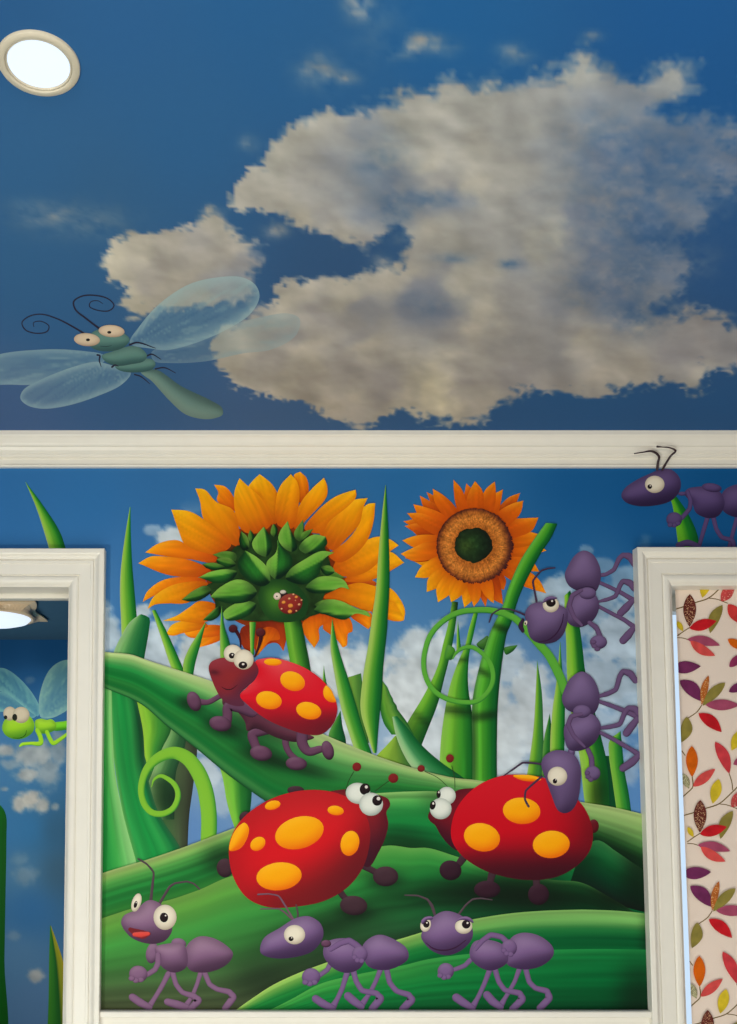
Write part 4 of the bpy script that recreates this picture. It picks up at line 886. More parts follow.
sh = fill(b, 'shell', h([(338, 228), (370, 217), (410, 213), (470, 225), (560, 260), (640, 318), (690, 390), (703, 450), (682, 512), (630, 556), (565, 556), (480, 530), (390, 490), (312, 432), (268, 382), (300, 345), (340, 300)]), shell1, b.o)
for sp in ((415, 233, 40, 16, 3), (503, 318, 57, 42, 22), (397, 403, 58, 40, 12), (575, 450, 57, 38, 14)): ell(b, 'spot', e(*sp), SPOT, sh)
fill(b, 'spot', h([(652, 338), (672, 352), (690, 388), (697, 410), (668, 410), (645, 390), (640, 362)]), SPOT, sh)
def head1(P, nx, ny, ee):
    u = (P[:, 0]-190)*9.21; v = (P[:, 1]-630)*9.21
    c = np.tile(np.array((128, 36, 44.)), (len(P), 1))
    c = mix(c, (150, 62, 72), .7*np.clip(-ny*.8-nx*.5, 0, 1)**2)
    c = mix(c, (140, 40, 40), .6*np.exp(-((u-380)/120)**2-((v-430)/80)**2))
    c = mix(c, (74, 34, 54), .85*np.clip(nx*.7+ny*.6, 0, 1)**1.4)
    c = mix(c, (80, 40, 62), .8*ss(520, 680, v))
    c = mix(c, (60, 22, 34), .75*np.exp(-((u-225)/45)**2-((v-390-.1*(u-225))/22)**2))
    return c
T9 = lambda p: T(190, 630, 9.21, p)
hd = fill(b, 'head', T9([(173, 340), (195, 295), (265, 262), (340, 252), (430, 240), (520, 245), (590, 285), (632, 370), (600, 455), (530, 520), (460, 600), (500, 690), (420, 700), (310, 655), (250, 570), (200, 455), (178, 390)]), head1, b.o)
an = stroke(b, 'antenna', h([(272, 165), (268, 130), (258, 105), (245, 88)]), [x/s for x in (7, 10, 16, 18)], air((60, 20, 26), dk=(30, 10, 14)), hd); ell(b, 'knob', e(237, 84, 20, 18), air((74, 24, 30), dk=(30, 12, 16)), an)
stroke(b, 'smile', T9([(288, 522), (330, 545), (380, 545), (438, 505)]), [.3, 1.1, 1.1, .3], (54, 18, 28), hd)
ey = ell(b, 'eye', e(236, 194, 41, 39), EYE, hd); pupil(b, ey, e(232, 204, 14, 13), e(234, 200, 4, 4))
ey = ell(b, 'eye', e(284, 221, 45, 45), EYE, hd); pupil(b, ey, e(281, 246, 20, 16), e(282, 242, 6, 5))
an = stroke(b, 'antenna', h([(334, 208), (350, 170), (360, 130), (362, 105)]), [x/s for x in (8, 12, 18, 20)], air((60, 20, 26), dk=(30, 10, 14)), hd); ell(b, 'knob', e(360, 101, 22, 20), air((84, 28, 32), dk=(34, 12, 16)), an)

h, e, s = tfs(215, 760, 3.78)
b = Fig('ladybug', 'round red ladybug with seven orange spots looking right at its neighbour', 'ladybug', (300, 912), group='ladybugs')
for ft in ((305, 114, 32, 16, 0), (112, 214, 22, 18, -40), (38, 408, 32, 36, 0)): ell(b, 'foot', e(*ft), LEGD, b.o)
for st, ft in (([(560, 400), (600, 420), (625, 435)], (645, 440, 48, 38, 0)), ([(470, 495), (490, 520), (510, 540)], (524, 550, 52, 37, 5))):
    l = stroke(b, 'leg', h(st), [26/s, 24/s, 22/s], LEGD, b.o); ell(b, 'foot', e(*ft), LEGD, l)
def head2(P, nx, ny, ee):
    u = (P[:, 0]-215)*3.78; v = (P[:, 1]-760)*3.78
    c = np.tile(np.array((128, 28, 36.)), (len(P), 1))
    c = mix(c, (160, 44, 44), .7*np.clip(-ny, 0, 1)**2)
    c = mix(c, (50, 22, 36), .9*ss(200, 380, v)*ss(560, 640, u*.4+v*1.1+160))
    return mix(c, (60, 18, 30), .6*ee**3)
hd = fill(b, 'head', h([(430, 125), (470, 113), (520, 112), (580, 125), (625, 134), (655, 148), (662, 172), (648, 196), (655, 240), (645, 290), (618, 350), (580, 405), (540, 380), (500, 260)]), head2, b.o)
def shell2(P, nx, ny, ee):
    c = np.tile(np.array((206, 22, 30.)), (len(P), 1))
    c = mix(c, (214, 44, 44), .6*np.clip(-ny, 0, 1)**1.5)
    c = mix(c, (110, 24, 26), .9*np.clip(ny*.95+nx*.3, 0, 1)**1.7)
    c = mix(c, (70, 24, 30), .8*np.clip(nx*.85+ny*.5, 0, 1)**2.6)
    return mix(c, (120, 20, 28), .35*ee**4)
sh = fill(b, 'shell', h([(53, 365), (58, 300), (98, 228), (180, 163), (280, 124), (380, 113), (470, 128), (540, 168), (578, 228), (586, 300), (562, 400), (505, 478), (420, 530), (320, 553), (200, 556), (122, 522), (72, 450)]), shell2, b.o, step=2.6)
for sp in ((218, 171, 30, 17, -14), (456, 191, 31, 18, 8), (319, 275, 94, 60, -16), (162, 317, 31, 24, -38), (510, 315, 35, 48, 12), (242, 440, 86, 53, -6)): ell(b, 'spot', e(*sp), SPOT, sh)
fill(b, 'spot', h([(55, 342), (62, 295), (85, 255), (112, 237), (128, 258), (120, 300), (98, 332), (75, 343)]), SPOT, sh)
for st, kb in (([(493, 118), (505, 80), (524, 45)], (536, 26, 17, 17)), ([(605, 118), (635, 95), (662, 76)], (674, 69, 19, 18))):
    an = stroke(b, 'antenna', h(st), .7, (40, 60, 30), hd); ell(b, 'knob', e(*kb), air((122, 30, 32), lt=(160, 60, 56), dk=(70, 14, 18)), an)
for c1, p1, h1 in (((541, 126, 47, 40, 10), (567, 110, 20, 22, 20), (572, 102, 6, 6)), ((590, 167, 45, 44, 0), (613, 153, 19, 20, 0), (618, 146, 7, 7))):
    ey = ell(b, 'eye', e(*c1), EYEB, hd); pupil(b, ey, e(*p1), e(*h1))

h, e, s = tfs(410, 750, 3.78)
b = Fig('ladybug', 'red ladybug facing left under the hanging ant with an antenna tip on it', 'ladybug', (510, 898), group='ladybugs')
ell(b, 'foot', e(694, 288, 20, 26), air((96, 20, 28), dk=(40, 12, 16)), b.o)
for st, ft in (([(200, 410), (185, 430), (170, 445)], (153, 455, 42, 38, 10)), ([(310, 470), (305, 490), (300, 510)], (292, 527, 50, 33, 0)), ([(478, 485), (478, 505), (480, 525)], (486, 546, 40, 40, 0))):
    l = stroke(b, 'leg', h(st), [30/s, 26/s, 24/s], LEGD, b.o); ell(b, 'foot', e(*ft), air((50, 26, 38), lt=(92, 62, 76), dk=(22, 10, 18), kl=.7), l)
def head3(P, nx, ny, ee):
    v = (P[:, 1]-750)*3.78
    c = np.tile(np.array((112, 20, 32.)), (len(P), 1))
    c = mix(c, (140, 30, 38), .6*np.clip(-ny, 0, 1)**2)
    c = mix(c, (50, 18, 34), .8*ss(250, 370, v))
    return mix(c, (50, 14, 28), .5*ee**3)
hd = fill(b, 'head', h([(180, 152), (225, 145), (270, 150), (260, 240), (210, 350), (180, 380), (150, 362), (115, 320), (95, 285), (75, 268), (68, 250), (80, 225), (130, 190)]), head3, b.o)
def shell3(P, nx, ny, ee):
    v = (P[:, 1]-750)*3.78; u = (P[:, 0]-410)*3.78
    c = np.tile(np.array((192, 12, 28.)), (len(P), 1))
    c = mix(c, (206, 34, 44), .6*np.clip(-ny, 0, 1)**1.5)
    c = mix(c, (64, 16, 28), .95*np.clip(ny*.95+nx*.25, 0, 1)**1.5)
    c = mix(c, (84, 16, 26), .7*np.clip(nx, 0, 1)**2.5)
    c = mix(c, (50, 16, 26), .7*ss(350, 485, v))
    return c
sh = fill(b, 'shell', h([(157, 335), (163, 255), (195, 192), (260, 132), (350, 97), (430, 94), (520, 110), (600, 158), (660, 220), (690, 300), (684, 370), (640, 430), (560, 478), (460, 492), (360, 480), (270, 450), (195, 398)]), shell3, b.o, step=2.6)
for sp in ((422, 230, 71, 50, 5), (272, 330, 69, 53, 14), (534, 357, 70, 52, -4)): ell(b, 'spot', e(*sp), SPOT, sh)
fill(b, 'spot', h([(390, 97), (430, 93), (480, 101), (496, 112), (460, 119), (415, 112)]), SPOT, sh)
for st, kb in (([(142, 138), (105, 105), (55, 80)], (42, 70, 14, 13)), ([(170, 145), (168, 100), (158, 60)], (151, 32, 15, 16))):
    an = stroke(b, 'antenna', h(st), .7, (46, 66, 32), hd); ell(b, 'knob', e(*kb), air((122, 34, 32), lt=(160, 60, 56), dk=(70, 14, 18)), an)
for c1, p1, h1 in (((139, 173, 34, 34), (108, 167, 8, 15, 0), (109, 160, 3, 4)), ((116, 222, 41, 40), (86, 209, 11, 17, 10), (88, 202, 4, 5))):
    ey = ell(b, 'eye', e(*c1), EYEB, hd); pupil(b, ey, e(*p1), e(*h1))

# ================================================================== ants
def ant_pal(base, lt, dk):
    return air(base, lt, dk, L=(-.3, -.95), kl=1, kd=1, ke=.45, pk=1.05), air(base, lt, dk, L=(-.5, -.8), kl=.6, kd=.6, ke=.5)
def ant(label, base, tfm, pal, d, group='purple ants'):
    h, e, s = tfm; body, limb = pal
    f = Fig('ant', label, 'ant', base, group=group)
    for kind in d['order']:
        for it in d.get(kind, []):
            if kind in ('legs', 'arms_back', 'arms'):
                pts, w, foot = it
                l = stroke(f, 'arm' if kind != 'legs' else 'leg', h(pts), [x/s for x in w], limb, f.o, r=.3)
                if foot is not None:
                    if len(foot) == 2: stroke(f, 'foot', h(foot[0]), [x/s for x in foot[1]], limb, l)
                    else:
                        hd = ell(f, 'hand', e(*foot), body, l)
                        c0 = np.array(foot[:2], float); dr = c0-np.array(pts[-2], float); dr /= np.linalg.norm(dr); pe = np.array([-dr[1], dr[0]])
                        if pe[1] < 0: pe = -pe
                        for k_, (u_, v_) in enumerate(((-.1, .72), (.42, .66), (.8, .3))):
                            p_ = c0+dr*foot[2]*u_+pe*foot[3]*v_
                            ell(f, 'finger', e(p_[0], p_[1], foot[2]*.36, foot[3]*.32), limb, hd, 14, 4)
            elif kind == 'parts':
                nm, pts = it[:2]
                o = fill(f, nm, h(pts), it[2] if len(it) > 2 else body, f.o)
                if nm == 'head': f.head = o
            elif kind == 'head':
                f.head = fill(f, 'head', h(it), body, f.o)
            elif kind == 'ells':
                ell(f, it[0], e(*it[1]), it[2] if len(it) > 2 else body, f.o)
            elif kind == 'antennae':
                stroke(f, 'antenna', h(it[0]), [x/s for x in it[1]], it[2] if len(it) > 2 else limb, getattr(f, 'head', None) or f.o, r=.3)
            elif kind == 'eyes':
                c1, p1, h1 = it
                ey = ell(f, 'eye', e(*c1), EYE, f.head); pupil(f, ey, e(*p1), e(*h1) if h1 else None)
            elif kind == 'lines':
                stroke(f, it[0], h(it[1]), [x/s for x in it[2]], it[3], f.head if it[0] in ('smile', 'eyelid') else f.o)
            elif kind == 'lids':
                fill(f, 'eyelid', h(it), body, f.head)
    return f
STDORD = ['antennae', 'legs', 'arms_back', 'parts', 'ells', 'head', 'lines', 'arms', 'eyes', 'lids']
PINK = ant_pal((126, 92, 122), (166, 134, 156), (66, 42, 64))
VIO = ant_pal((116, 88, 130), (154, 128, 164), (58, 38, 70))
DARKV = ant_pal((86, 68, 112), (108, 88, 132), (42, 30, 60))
ANTL = air((78, 62, 70), dk=(44, 34, 40))
# A
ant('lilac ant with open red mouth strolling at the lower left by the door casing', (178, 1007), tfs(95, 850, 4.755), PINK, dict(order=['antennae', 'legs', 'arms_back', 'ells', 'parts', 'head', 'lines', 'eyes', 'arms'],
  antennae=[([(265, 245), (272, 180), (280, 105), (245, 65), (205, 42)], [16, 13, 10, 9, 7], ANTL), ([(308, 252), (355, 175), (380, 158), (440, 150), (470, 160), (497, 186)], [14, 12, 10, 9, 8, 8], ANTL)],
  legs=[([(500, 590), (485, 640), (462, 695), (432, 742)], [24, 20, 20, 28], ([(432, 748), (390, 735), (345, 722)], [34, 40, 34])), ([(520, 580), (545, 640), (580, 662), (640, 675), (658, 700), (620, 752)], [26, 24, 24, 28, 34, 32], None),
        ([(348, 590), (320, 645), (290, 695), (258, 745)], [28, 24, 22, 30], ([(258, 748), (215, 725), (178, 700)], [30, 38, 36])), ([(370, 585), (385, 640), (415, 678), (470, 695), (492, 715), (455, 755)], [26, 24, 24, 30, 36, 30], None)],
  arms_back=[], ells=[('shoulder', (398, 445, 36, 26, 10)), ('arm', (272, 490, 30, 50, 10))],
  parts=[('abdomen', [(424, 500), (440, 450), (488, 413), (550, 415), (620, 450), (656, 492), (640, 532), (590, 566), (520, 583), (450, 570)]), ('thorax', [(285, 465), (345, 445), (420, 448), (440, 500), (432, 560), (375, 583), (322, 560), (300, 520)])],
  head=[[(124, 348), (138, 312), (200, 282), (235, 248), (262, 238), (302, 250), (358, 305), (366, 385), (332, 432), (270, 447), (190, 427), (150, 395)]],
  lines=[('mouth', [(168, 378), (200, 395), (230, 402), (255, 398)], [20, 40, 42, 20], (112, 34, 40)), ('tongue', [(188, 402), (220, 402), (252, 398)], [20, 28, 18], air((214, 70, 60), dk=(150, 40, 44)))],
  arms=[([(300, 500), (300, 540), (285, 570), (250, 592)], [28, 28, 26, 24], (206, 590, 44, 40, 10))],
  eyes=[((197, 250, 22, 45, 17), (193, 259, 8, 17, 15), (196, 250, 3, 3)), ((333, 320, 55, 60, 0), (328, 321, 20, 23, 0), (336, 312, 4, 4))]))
# B
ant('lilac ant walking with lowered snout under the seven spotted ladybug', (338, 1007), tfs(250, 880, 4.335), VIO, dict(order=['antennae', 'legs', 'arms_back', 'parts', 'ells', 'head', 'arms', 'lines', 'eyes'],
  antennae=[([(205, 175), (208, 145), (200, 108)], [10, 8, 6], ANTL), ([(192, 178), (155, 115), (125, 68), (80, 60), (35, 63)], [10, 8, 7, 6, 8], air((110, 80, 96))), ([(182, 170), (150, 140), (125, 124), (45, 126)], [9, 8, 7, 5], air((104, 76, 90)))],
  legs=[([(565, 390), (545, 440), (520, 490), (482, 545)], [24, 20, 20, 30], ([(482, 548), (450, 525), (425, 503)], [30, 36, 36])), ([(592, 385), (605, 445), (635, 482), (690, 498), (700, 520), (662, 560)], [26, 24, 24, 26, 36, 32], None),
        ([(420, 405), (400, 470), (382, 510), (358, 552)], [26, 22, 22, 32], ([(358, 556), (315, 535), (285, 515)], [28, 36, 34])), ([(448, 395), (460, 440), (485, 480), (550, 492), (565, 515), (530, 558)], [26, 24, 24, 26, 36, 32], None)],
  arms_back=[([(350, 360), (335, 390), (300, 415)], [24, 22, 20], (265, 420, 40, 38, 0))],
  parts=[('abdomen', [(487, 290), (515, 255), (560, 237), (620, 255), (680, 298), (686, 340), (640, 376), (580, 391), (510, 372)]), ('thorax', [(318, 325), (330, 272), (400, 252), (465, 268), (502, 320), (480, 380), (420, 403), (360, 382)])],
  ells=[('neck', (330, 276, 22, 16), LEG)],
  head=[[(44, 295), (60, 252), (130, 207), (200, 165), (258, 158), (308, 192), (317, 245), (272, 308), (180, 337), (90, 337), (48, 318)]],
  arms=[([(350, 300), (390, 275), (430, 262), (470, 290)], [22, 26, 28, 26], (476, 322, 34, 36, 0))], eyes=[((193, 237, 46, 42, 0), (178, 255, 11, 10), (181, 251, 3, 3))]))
# C
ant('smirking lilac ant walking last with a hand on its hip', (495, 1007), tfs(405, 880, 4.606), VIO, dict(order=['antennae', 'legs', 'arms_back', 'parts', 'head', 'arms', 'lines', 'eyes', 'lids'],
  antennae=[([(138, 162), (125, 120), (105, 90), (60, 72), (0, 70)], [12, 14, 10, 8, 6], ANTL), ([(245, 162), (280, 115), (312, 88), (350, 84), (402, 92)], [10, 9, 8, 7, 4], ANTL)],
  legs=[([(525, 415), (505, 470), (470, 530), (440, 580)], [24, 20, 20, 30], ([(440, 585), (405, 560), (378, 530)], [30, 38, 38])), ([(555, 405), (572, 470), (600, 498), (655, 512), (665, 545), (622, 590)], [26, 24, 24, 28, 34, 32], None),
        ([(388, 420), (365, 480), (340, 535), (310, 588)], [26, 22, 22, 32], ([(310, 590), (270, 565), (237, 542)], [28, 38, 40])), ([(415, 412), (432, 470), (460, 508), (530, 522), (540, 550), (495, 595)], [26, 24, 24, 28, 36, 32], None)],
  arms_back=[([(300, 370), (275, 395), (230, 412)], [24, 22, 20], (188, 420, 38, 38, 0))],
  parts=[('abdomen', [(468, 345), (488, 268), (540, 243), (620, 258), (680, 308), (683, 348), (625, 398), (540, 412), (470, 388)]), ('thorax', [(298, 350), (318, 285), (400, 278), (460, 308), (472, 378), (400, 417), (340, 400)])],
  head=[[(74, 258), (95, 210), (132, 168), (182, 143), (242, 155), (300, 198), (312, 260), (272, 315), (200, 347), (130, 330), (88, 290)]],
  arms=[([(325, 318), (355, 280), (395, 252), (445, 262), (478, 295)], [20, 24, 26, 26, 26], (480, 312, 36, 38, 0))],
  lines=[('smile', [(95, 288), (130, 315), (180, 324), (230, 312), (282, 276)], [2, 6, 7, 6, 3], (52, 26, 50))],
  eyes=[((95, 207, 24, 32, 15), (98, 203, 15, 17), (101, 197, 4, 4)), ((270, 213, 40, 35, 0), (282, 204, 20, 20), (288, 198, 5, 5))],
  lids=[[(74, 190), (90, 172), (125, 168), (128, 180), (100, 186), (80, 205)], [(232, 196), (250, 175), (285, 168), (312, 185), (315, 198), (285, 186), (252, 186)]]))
# D
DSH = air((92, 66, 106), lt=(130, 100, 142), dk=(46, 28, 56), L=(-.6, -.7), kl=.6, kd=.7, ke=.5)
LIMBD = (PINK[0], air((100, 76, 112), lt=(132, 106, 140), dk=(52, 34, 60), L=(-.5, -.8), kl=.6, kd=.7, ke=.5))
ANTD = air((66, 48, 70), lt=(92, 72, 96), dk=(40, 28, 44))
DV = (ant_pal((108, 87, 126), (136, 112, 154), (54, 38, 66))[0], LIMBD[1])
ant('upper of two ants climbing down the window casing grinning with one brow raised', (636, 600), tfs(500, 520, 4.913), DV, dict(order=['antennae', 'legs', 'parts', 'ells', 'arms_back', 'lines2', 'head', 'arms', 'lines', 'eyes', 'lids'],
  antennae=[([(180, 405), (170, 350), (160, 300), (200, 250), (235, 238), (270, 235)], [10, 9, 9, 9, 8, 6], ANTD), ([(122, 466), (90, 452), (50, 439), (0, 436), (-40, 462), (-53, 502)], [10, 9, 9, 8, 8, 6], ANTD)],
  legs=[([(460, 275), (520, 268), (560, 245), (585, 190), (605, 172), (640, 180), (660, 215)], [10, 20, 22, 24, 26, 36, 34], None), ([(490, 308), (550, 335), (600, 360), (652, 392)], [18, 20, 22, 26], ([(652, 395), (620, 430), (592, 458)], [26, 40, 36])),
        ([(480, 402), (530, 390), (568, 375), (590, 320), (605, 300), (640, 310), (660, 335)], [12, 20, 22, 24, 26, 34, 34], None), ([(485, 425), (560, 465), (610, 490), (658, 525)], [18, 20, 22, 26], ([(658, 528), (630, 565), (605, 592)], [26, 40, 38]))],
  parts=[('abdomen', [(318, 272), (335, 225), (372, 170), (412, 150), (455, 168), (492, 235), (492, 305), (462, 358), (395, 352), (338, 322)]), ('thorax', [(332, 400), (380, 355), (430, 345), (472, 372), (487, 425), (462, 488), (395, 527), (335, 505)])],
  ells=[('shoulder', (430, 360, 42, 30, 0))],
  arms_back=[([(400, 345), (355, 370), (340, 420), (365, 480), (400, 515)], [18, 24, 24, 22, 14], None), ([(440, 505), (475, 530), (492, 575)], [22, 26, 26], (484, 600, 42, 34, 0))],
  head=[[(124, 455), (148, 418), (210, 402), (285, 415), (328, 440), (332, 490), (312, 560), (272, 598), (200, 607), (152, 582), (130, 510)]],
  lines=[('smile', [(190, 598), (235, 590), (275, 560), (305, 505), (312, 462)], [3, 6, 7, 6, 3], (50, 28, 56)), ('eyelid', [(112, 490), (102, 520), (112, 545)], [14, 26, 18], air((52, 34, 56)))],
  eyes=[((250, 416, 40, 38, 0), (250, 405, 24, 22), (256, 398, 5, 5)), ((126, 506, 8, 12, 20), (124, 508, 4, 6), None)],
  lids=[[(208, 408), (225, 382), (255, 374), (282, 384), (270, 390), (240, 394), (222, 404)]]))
# E
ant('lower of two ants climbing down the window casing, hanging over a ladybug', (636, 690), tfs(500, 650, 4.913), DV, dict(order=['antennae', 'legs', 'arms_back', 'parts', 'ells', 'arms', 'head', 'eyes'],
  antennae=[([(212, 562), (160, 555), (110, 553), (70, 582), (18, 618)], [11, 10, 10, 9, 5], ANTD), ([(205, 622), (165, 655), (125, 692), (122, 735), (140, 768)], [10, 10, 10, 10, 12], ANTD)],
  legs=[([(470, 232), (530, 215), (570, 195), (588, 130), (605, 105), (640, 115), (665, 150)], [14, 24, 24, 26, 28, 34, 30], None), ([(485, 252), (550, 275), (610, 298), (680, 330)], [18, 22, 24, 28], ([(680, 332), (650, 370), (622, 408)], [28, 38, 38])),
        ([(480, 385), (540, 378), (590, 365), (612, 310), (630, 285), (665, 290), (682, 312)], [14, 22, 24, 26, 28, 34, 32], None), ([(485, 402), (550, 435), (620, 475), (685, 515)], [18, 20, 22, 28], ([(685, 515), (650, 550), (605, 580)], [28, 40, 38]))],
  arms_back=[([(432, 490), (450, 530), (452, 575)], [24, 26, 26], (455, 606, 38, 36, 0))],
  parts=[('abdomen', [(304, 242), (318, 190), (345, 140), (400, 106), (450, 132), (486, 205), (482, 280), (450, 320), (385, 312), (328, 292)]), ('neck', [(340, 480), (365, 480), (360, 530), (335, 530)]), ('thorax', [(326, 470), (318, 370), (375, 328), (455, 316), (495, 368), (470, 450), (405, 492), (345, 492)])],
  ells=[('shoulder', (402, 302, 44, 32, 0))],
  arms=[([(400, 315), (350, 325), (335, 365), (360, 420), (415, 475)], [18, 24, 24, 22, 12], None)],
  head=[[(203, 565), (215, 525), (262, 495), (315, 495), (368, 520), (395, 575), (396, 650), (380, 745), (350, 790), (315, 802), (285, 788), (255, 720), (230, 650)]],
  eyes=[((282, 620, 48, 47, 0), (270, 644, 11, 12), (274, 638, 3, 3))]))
# F
fa = ant('dark purple ant striding on top of the window casing below the crown moulding', (697, 541), tfs(615, 435, 6.04), DARKV, dict(order=['legs', 'parts', 'ells', 'head', 'arms', 'eyes'],
  legs=[([(740, 490), (715, 580), (700, 640), (690, 680)], [26, 24, 24, 24], None), ([(780, 490), (800, 580), (840, 640), (880, 690)], [26, 24, 24, 24], None), ([(560, 495), (540, 560), (520, 630), (505, 680)], [28, 26, 24, 24], ([(505, 672), (440, 652), (385, 665)], [30, 40, 36])), ([(592, 490), (612, 570), (645, 620), (710, 635), (720, 680)], [28, 26, 26, 28, 26], None)],
  ells=[('neck', (406, 355, 26, 12)), ('shoulder', (585, 318, 60, 26, 8))],
  parts=[('abdomen', [(636, 405), (655, 340), (720, 302), (800, 300), (880, 340), (930, 400), (890, 450), (800, 490), (720, 495), (655, 460)]), ('thorax', [(418, 355), (440, 325), (500, 313), (580, 315), (640, 350), (662, 420), (622, 490), (560, 502), (490, 470), (465, 410)])],
  head=[[(38, 365), (60, 322), (130, 272), (200, 238), (270, 210), (335, 208), (388, 255), (396, 320), (350, 390), (250, 425), (130, 428), (60, 402)]],
  arms=[([(440, 345), (458, 400), (452, 445), (405, 500)], [26, 26, 26, 28], (358, 510, 48, 44, 0))],
  eyes=[((240, 298, 59, 52, 0), (210, 312, 14, 14), (213, 307, 4, 4))]))
# its two bent antennae stand out as wires in front of the crown moulding
def wire(name, pts, r, parent, d0):
    C = openc(T(615, 435, 6.04, pts), 6); Y = np.interp(np.linspace(0, 1, len(C)), np.linspace(0, 1, len(d0)), d0)
    X = np.array([on_y(c[None], -y)[0] for c, y in zip(C, Y)])
    R = np.interp(np.linspace(0, 1, len(C)), np.linspace(0, 1, len(r)), r)
    d = np.gradient(X, axis=0); V = []; F = []; k = 8
    for x, dd, rr in zip(X, d, R):
        dd = dd/np.linalg.norm(dd); a = np.cross(dd, [0, 1, 0]); a /= np.linalg.norm(a); b_ = np.cross(dd, a)
        V += [x+rr*(math.cos(t)*a+math.sin(t)*b_) for t in np.arange(k)*2*math.pi/k]
    n = len(C)
    for i in range(n-1): F += [(i*k+j, i*k+(j+1) % k, (i+1)*k+(j+1) % k, (i+1)*k+j) for j in range(k)]
    F += [tuple(range(k))[::-1], tuple((n-1)*k+j for j in range(k))]
    return mesh_obj(name, np.array(V), F, M_WIRE, parent, smooth=True)
wire('antenna', [(254, 214), (260, 165), (265, 128), (222, 98), (170, 104), (116, 112)], [.0034, .003, .0028, .0026, .0016, .0014], fa.head, [.014, .020, .03, .04, .042, .042])
wire('antenna', [(284, 214), (310, 168), (335, 128), (366, 95), (330, 77), (285, 73), (252, 70)], [.003, .0026, .0025, .0024, .0018, .0014, .0026], fa.head, [.014, .020, .032, .044, .05, .05, .05])

# ================================================================== dragonfly on the ceiling
v_ = lambda p: T(0, 280, 4.913, p)
x_ = lambda p: T(120, 270, 4.094, p)
ve = lambda u, w, rx, ry, r=0: (u/4.913, 280+w/4.913, rx/4.913, ry/4.913, r)
df = Fig('dragonfly', 'grey green dragonfly with spiral feelers flying across the ceiling', 'dragonfly', (130, 358), 'ceiling', 'dragonflies')
def wing_col(bg, tint, k, root, ribs=0, seed=0, edge=.5):
    root = np.array(root, float)
    def f(P, nx, ny, e):
        c = bg(P)[0]
        a = np.full(len(P), k)
        q = P-root; ang = np.arctan2(q[:, 1], q[:, 0]); r = np.hypot(q[:, 0], q[:, 1])
        vein = fbm(ang*26, r*.05, seed+600, 2); a = a+.22*ss(.62, .8, vein)-.1*ss(.45, .3, vein)
        return mix(mix(c, tint, np.clip(a, 0, .9)), mix(np.array(tint), (255, 255, 255), .12), edge*np.clip(e, 0, 1)**7)
    return f
bgc = ceil_rgb
TW = (150, 182, 186)
RT = v_([(560, 385)])[0]; RT2 = x_([(45, 320)])[0]
fill(df, 'wing', v_([(-60, 382), (0, 364), (70, 352), (150, 345), (280, 340), (420, 350), (505, 366), (520, 388), (450, 438), (300, 490), (150, 515), (60, 514), (-60, 505), (-100, 440)]), wing_col(bgc, TW, .42, RT, seed=1), df.o, step=2)
fill(df, 'wing', v_([(100, 580), (115, 540), (200, 490), (350, 430), (470, 402), (545, 418), (642, 455), (600, 512), (480, 570), (320, 620), (200, 632), (128, 612)]), wing_col(bgc, TW, .36, RT, seed=2, edge=.7), df.o, step=2)
fill(df, 'wing', x_([(130, 335), (200, 315), (300, 296), (450, 228), (600, 188), (690, 178), (735, 200), (722, 265), (625, 324), (500, 342), (350, 374), (200, 381), (138, 372)]), wing_col(bgc, (140, 165, 172), .3, RT2, seed=3, edge=.35), df.o, step=2)
fill(df, 'wing', x_([(40, 300), (80, 230), (160, 140), (280, 60), (400, 30), (500, 30), (555, 62), (571, 110), (535, 178), (440, 242), (300, 302), (190, 328), (130, 322)]), wing_col(bgc, TW, .3, RT2, seed=4, edge=.6), df.o, step=2)
GB = air((98, 140, 132), lt=(132, 166, 152), dk=(46, 78, 80), L=(-.2, -.98), kl=.5, kd=.7, ke=.4)
GT = air((112, 146, 138), lt=(146, 170, 154), dk=(58, 84, 84), L=(-.5, .86), kl=.8, kd=.6, ke=.3)
FEEL = (44, 42, 62)
for pts, w in (([(415, 264), (350, 225), (280, 190), (200, 168), (140, 180), (108, 210), (125, 245), (180, 262), (232, 252), (240, 226), (202, 203), (165, 210), (166, 230)], [10, 8, 7, 6, 6, 6, 6, 6, 6, 5, 5, 4, 3]),
               ([(490, 240), (420, 187), (372, 147), (362, 107), (400, 80), (460, 75), (530, 92), (560, 125), (538, 150), (485, 150), (440, 130), (446, 108), (480, 102), (505, 116)], [10, 9, 8, 8, 7, 7, 6, 6, 6, 5, 5, 5, 4, 3])):
    stroke(df, 'antenna', v_(pts), [x/4.913 for x in w], FEEL, df.o, m=3)
fill(df, 'tail', x_([(85, 418), (120, 408), (155, 410), (250, 475), (370, 533), (418, 565), (420, 592), (395, 605), (350, 611), (270, 592), (200, 532), (130, 455)]), GT, df.o)
for pts in ([(60, 428), (85, 436), (122, 466)], [(145, 405), (182, 400), (228, 422)]): stroke(df, 'leg', x_(pts), [1.4, 1.3, .6], FEEL, df.o, m=3)
fill(df, 'thorax', x_([(-20, 395), (60, 370), (130, 365), (146, 385), (130, 408), (60, 420), (0, 412)]), GB, df.o)
for pts in ([(110, 352), (130, 345), (168, 366)],): stroke(df, 'leg', x_(pts), [1.6, 1.4, .6], FEEL, df.o, m=3)
fill(df, 'thorax', v_([(500, 372), (550, 352), (640, 325), (690, 334), (722, 370), (708, 398), (640, 415), (580, 422), (520, 402)]), GB, df.o)
for pts in ([(40, 306), (70, 297), (145, 320)],): stroke(df, 'leg', x_(pts), [1.8, 1.6, .6], FEEL, df.o, m=3)
for pts in ([(478, 368), (490, 372), (488, 395), (497, 425)], [(550, 428), (565, 418), (582, 424)]): stroke(df, 'leg', v_(pts), [1.8, 1.8, 1.4, .6], FEEL, df.o, m=3)
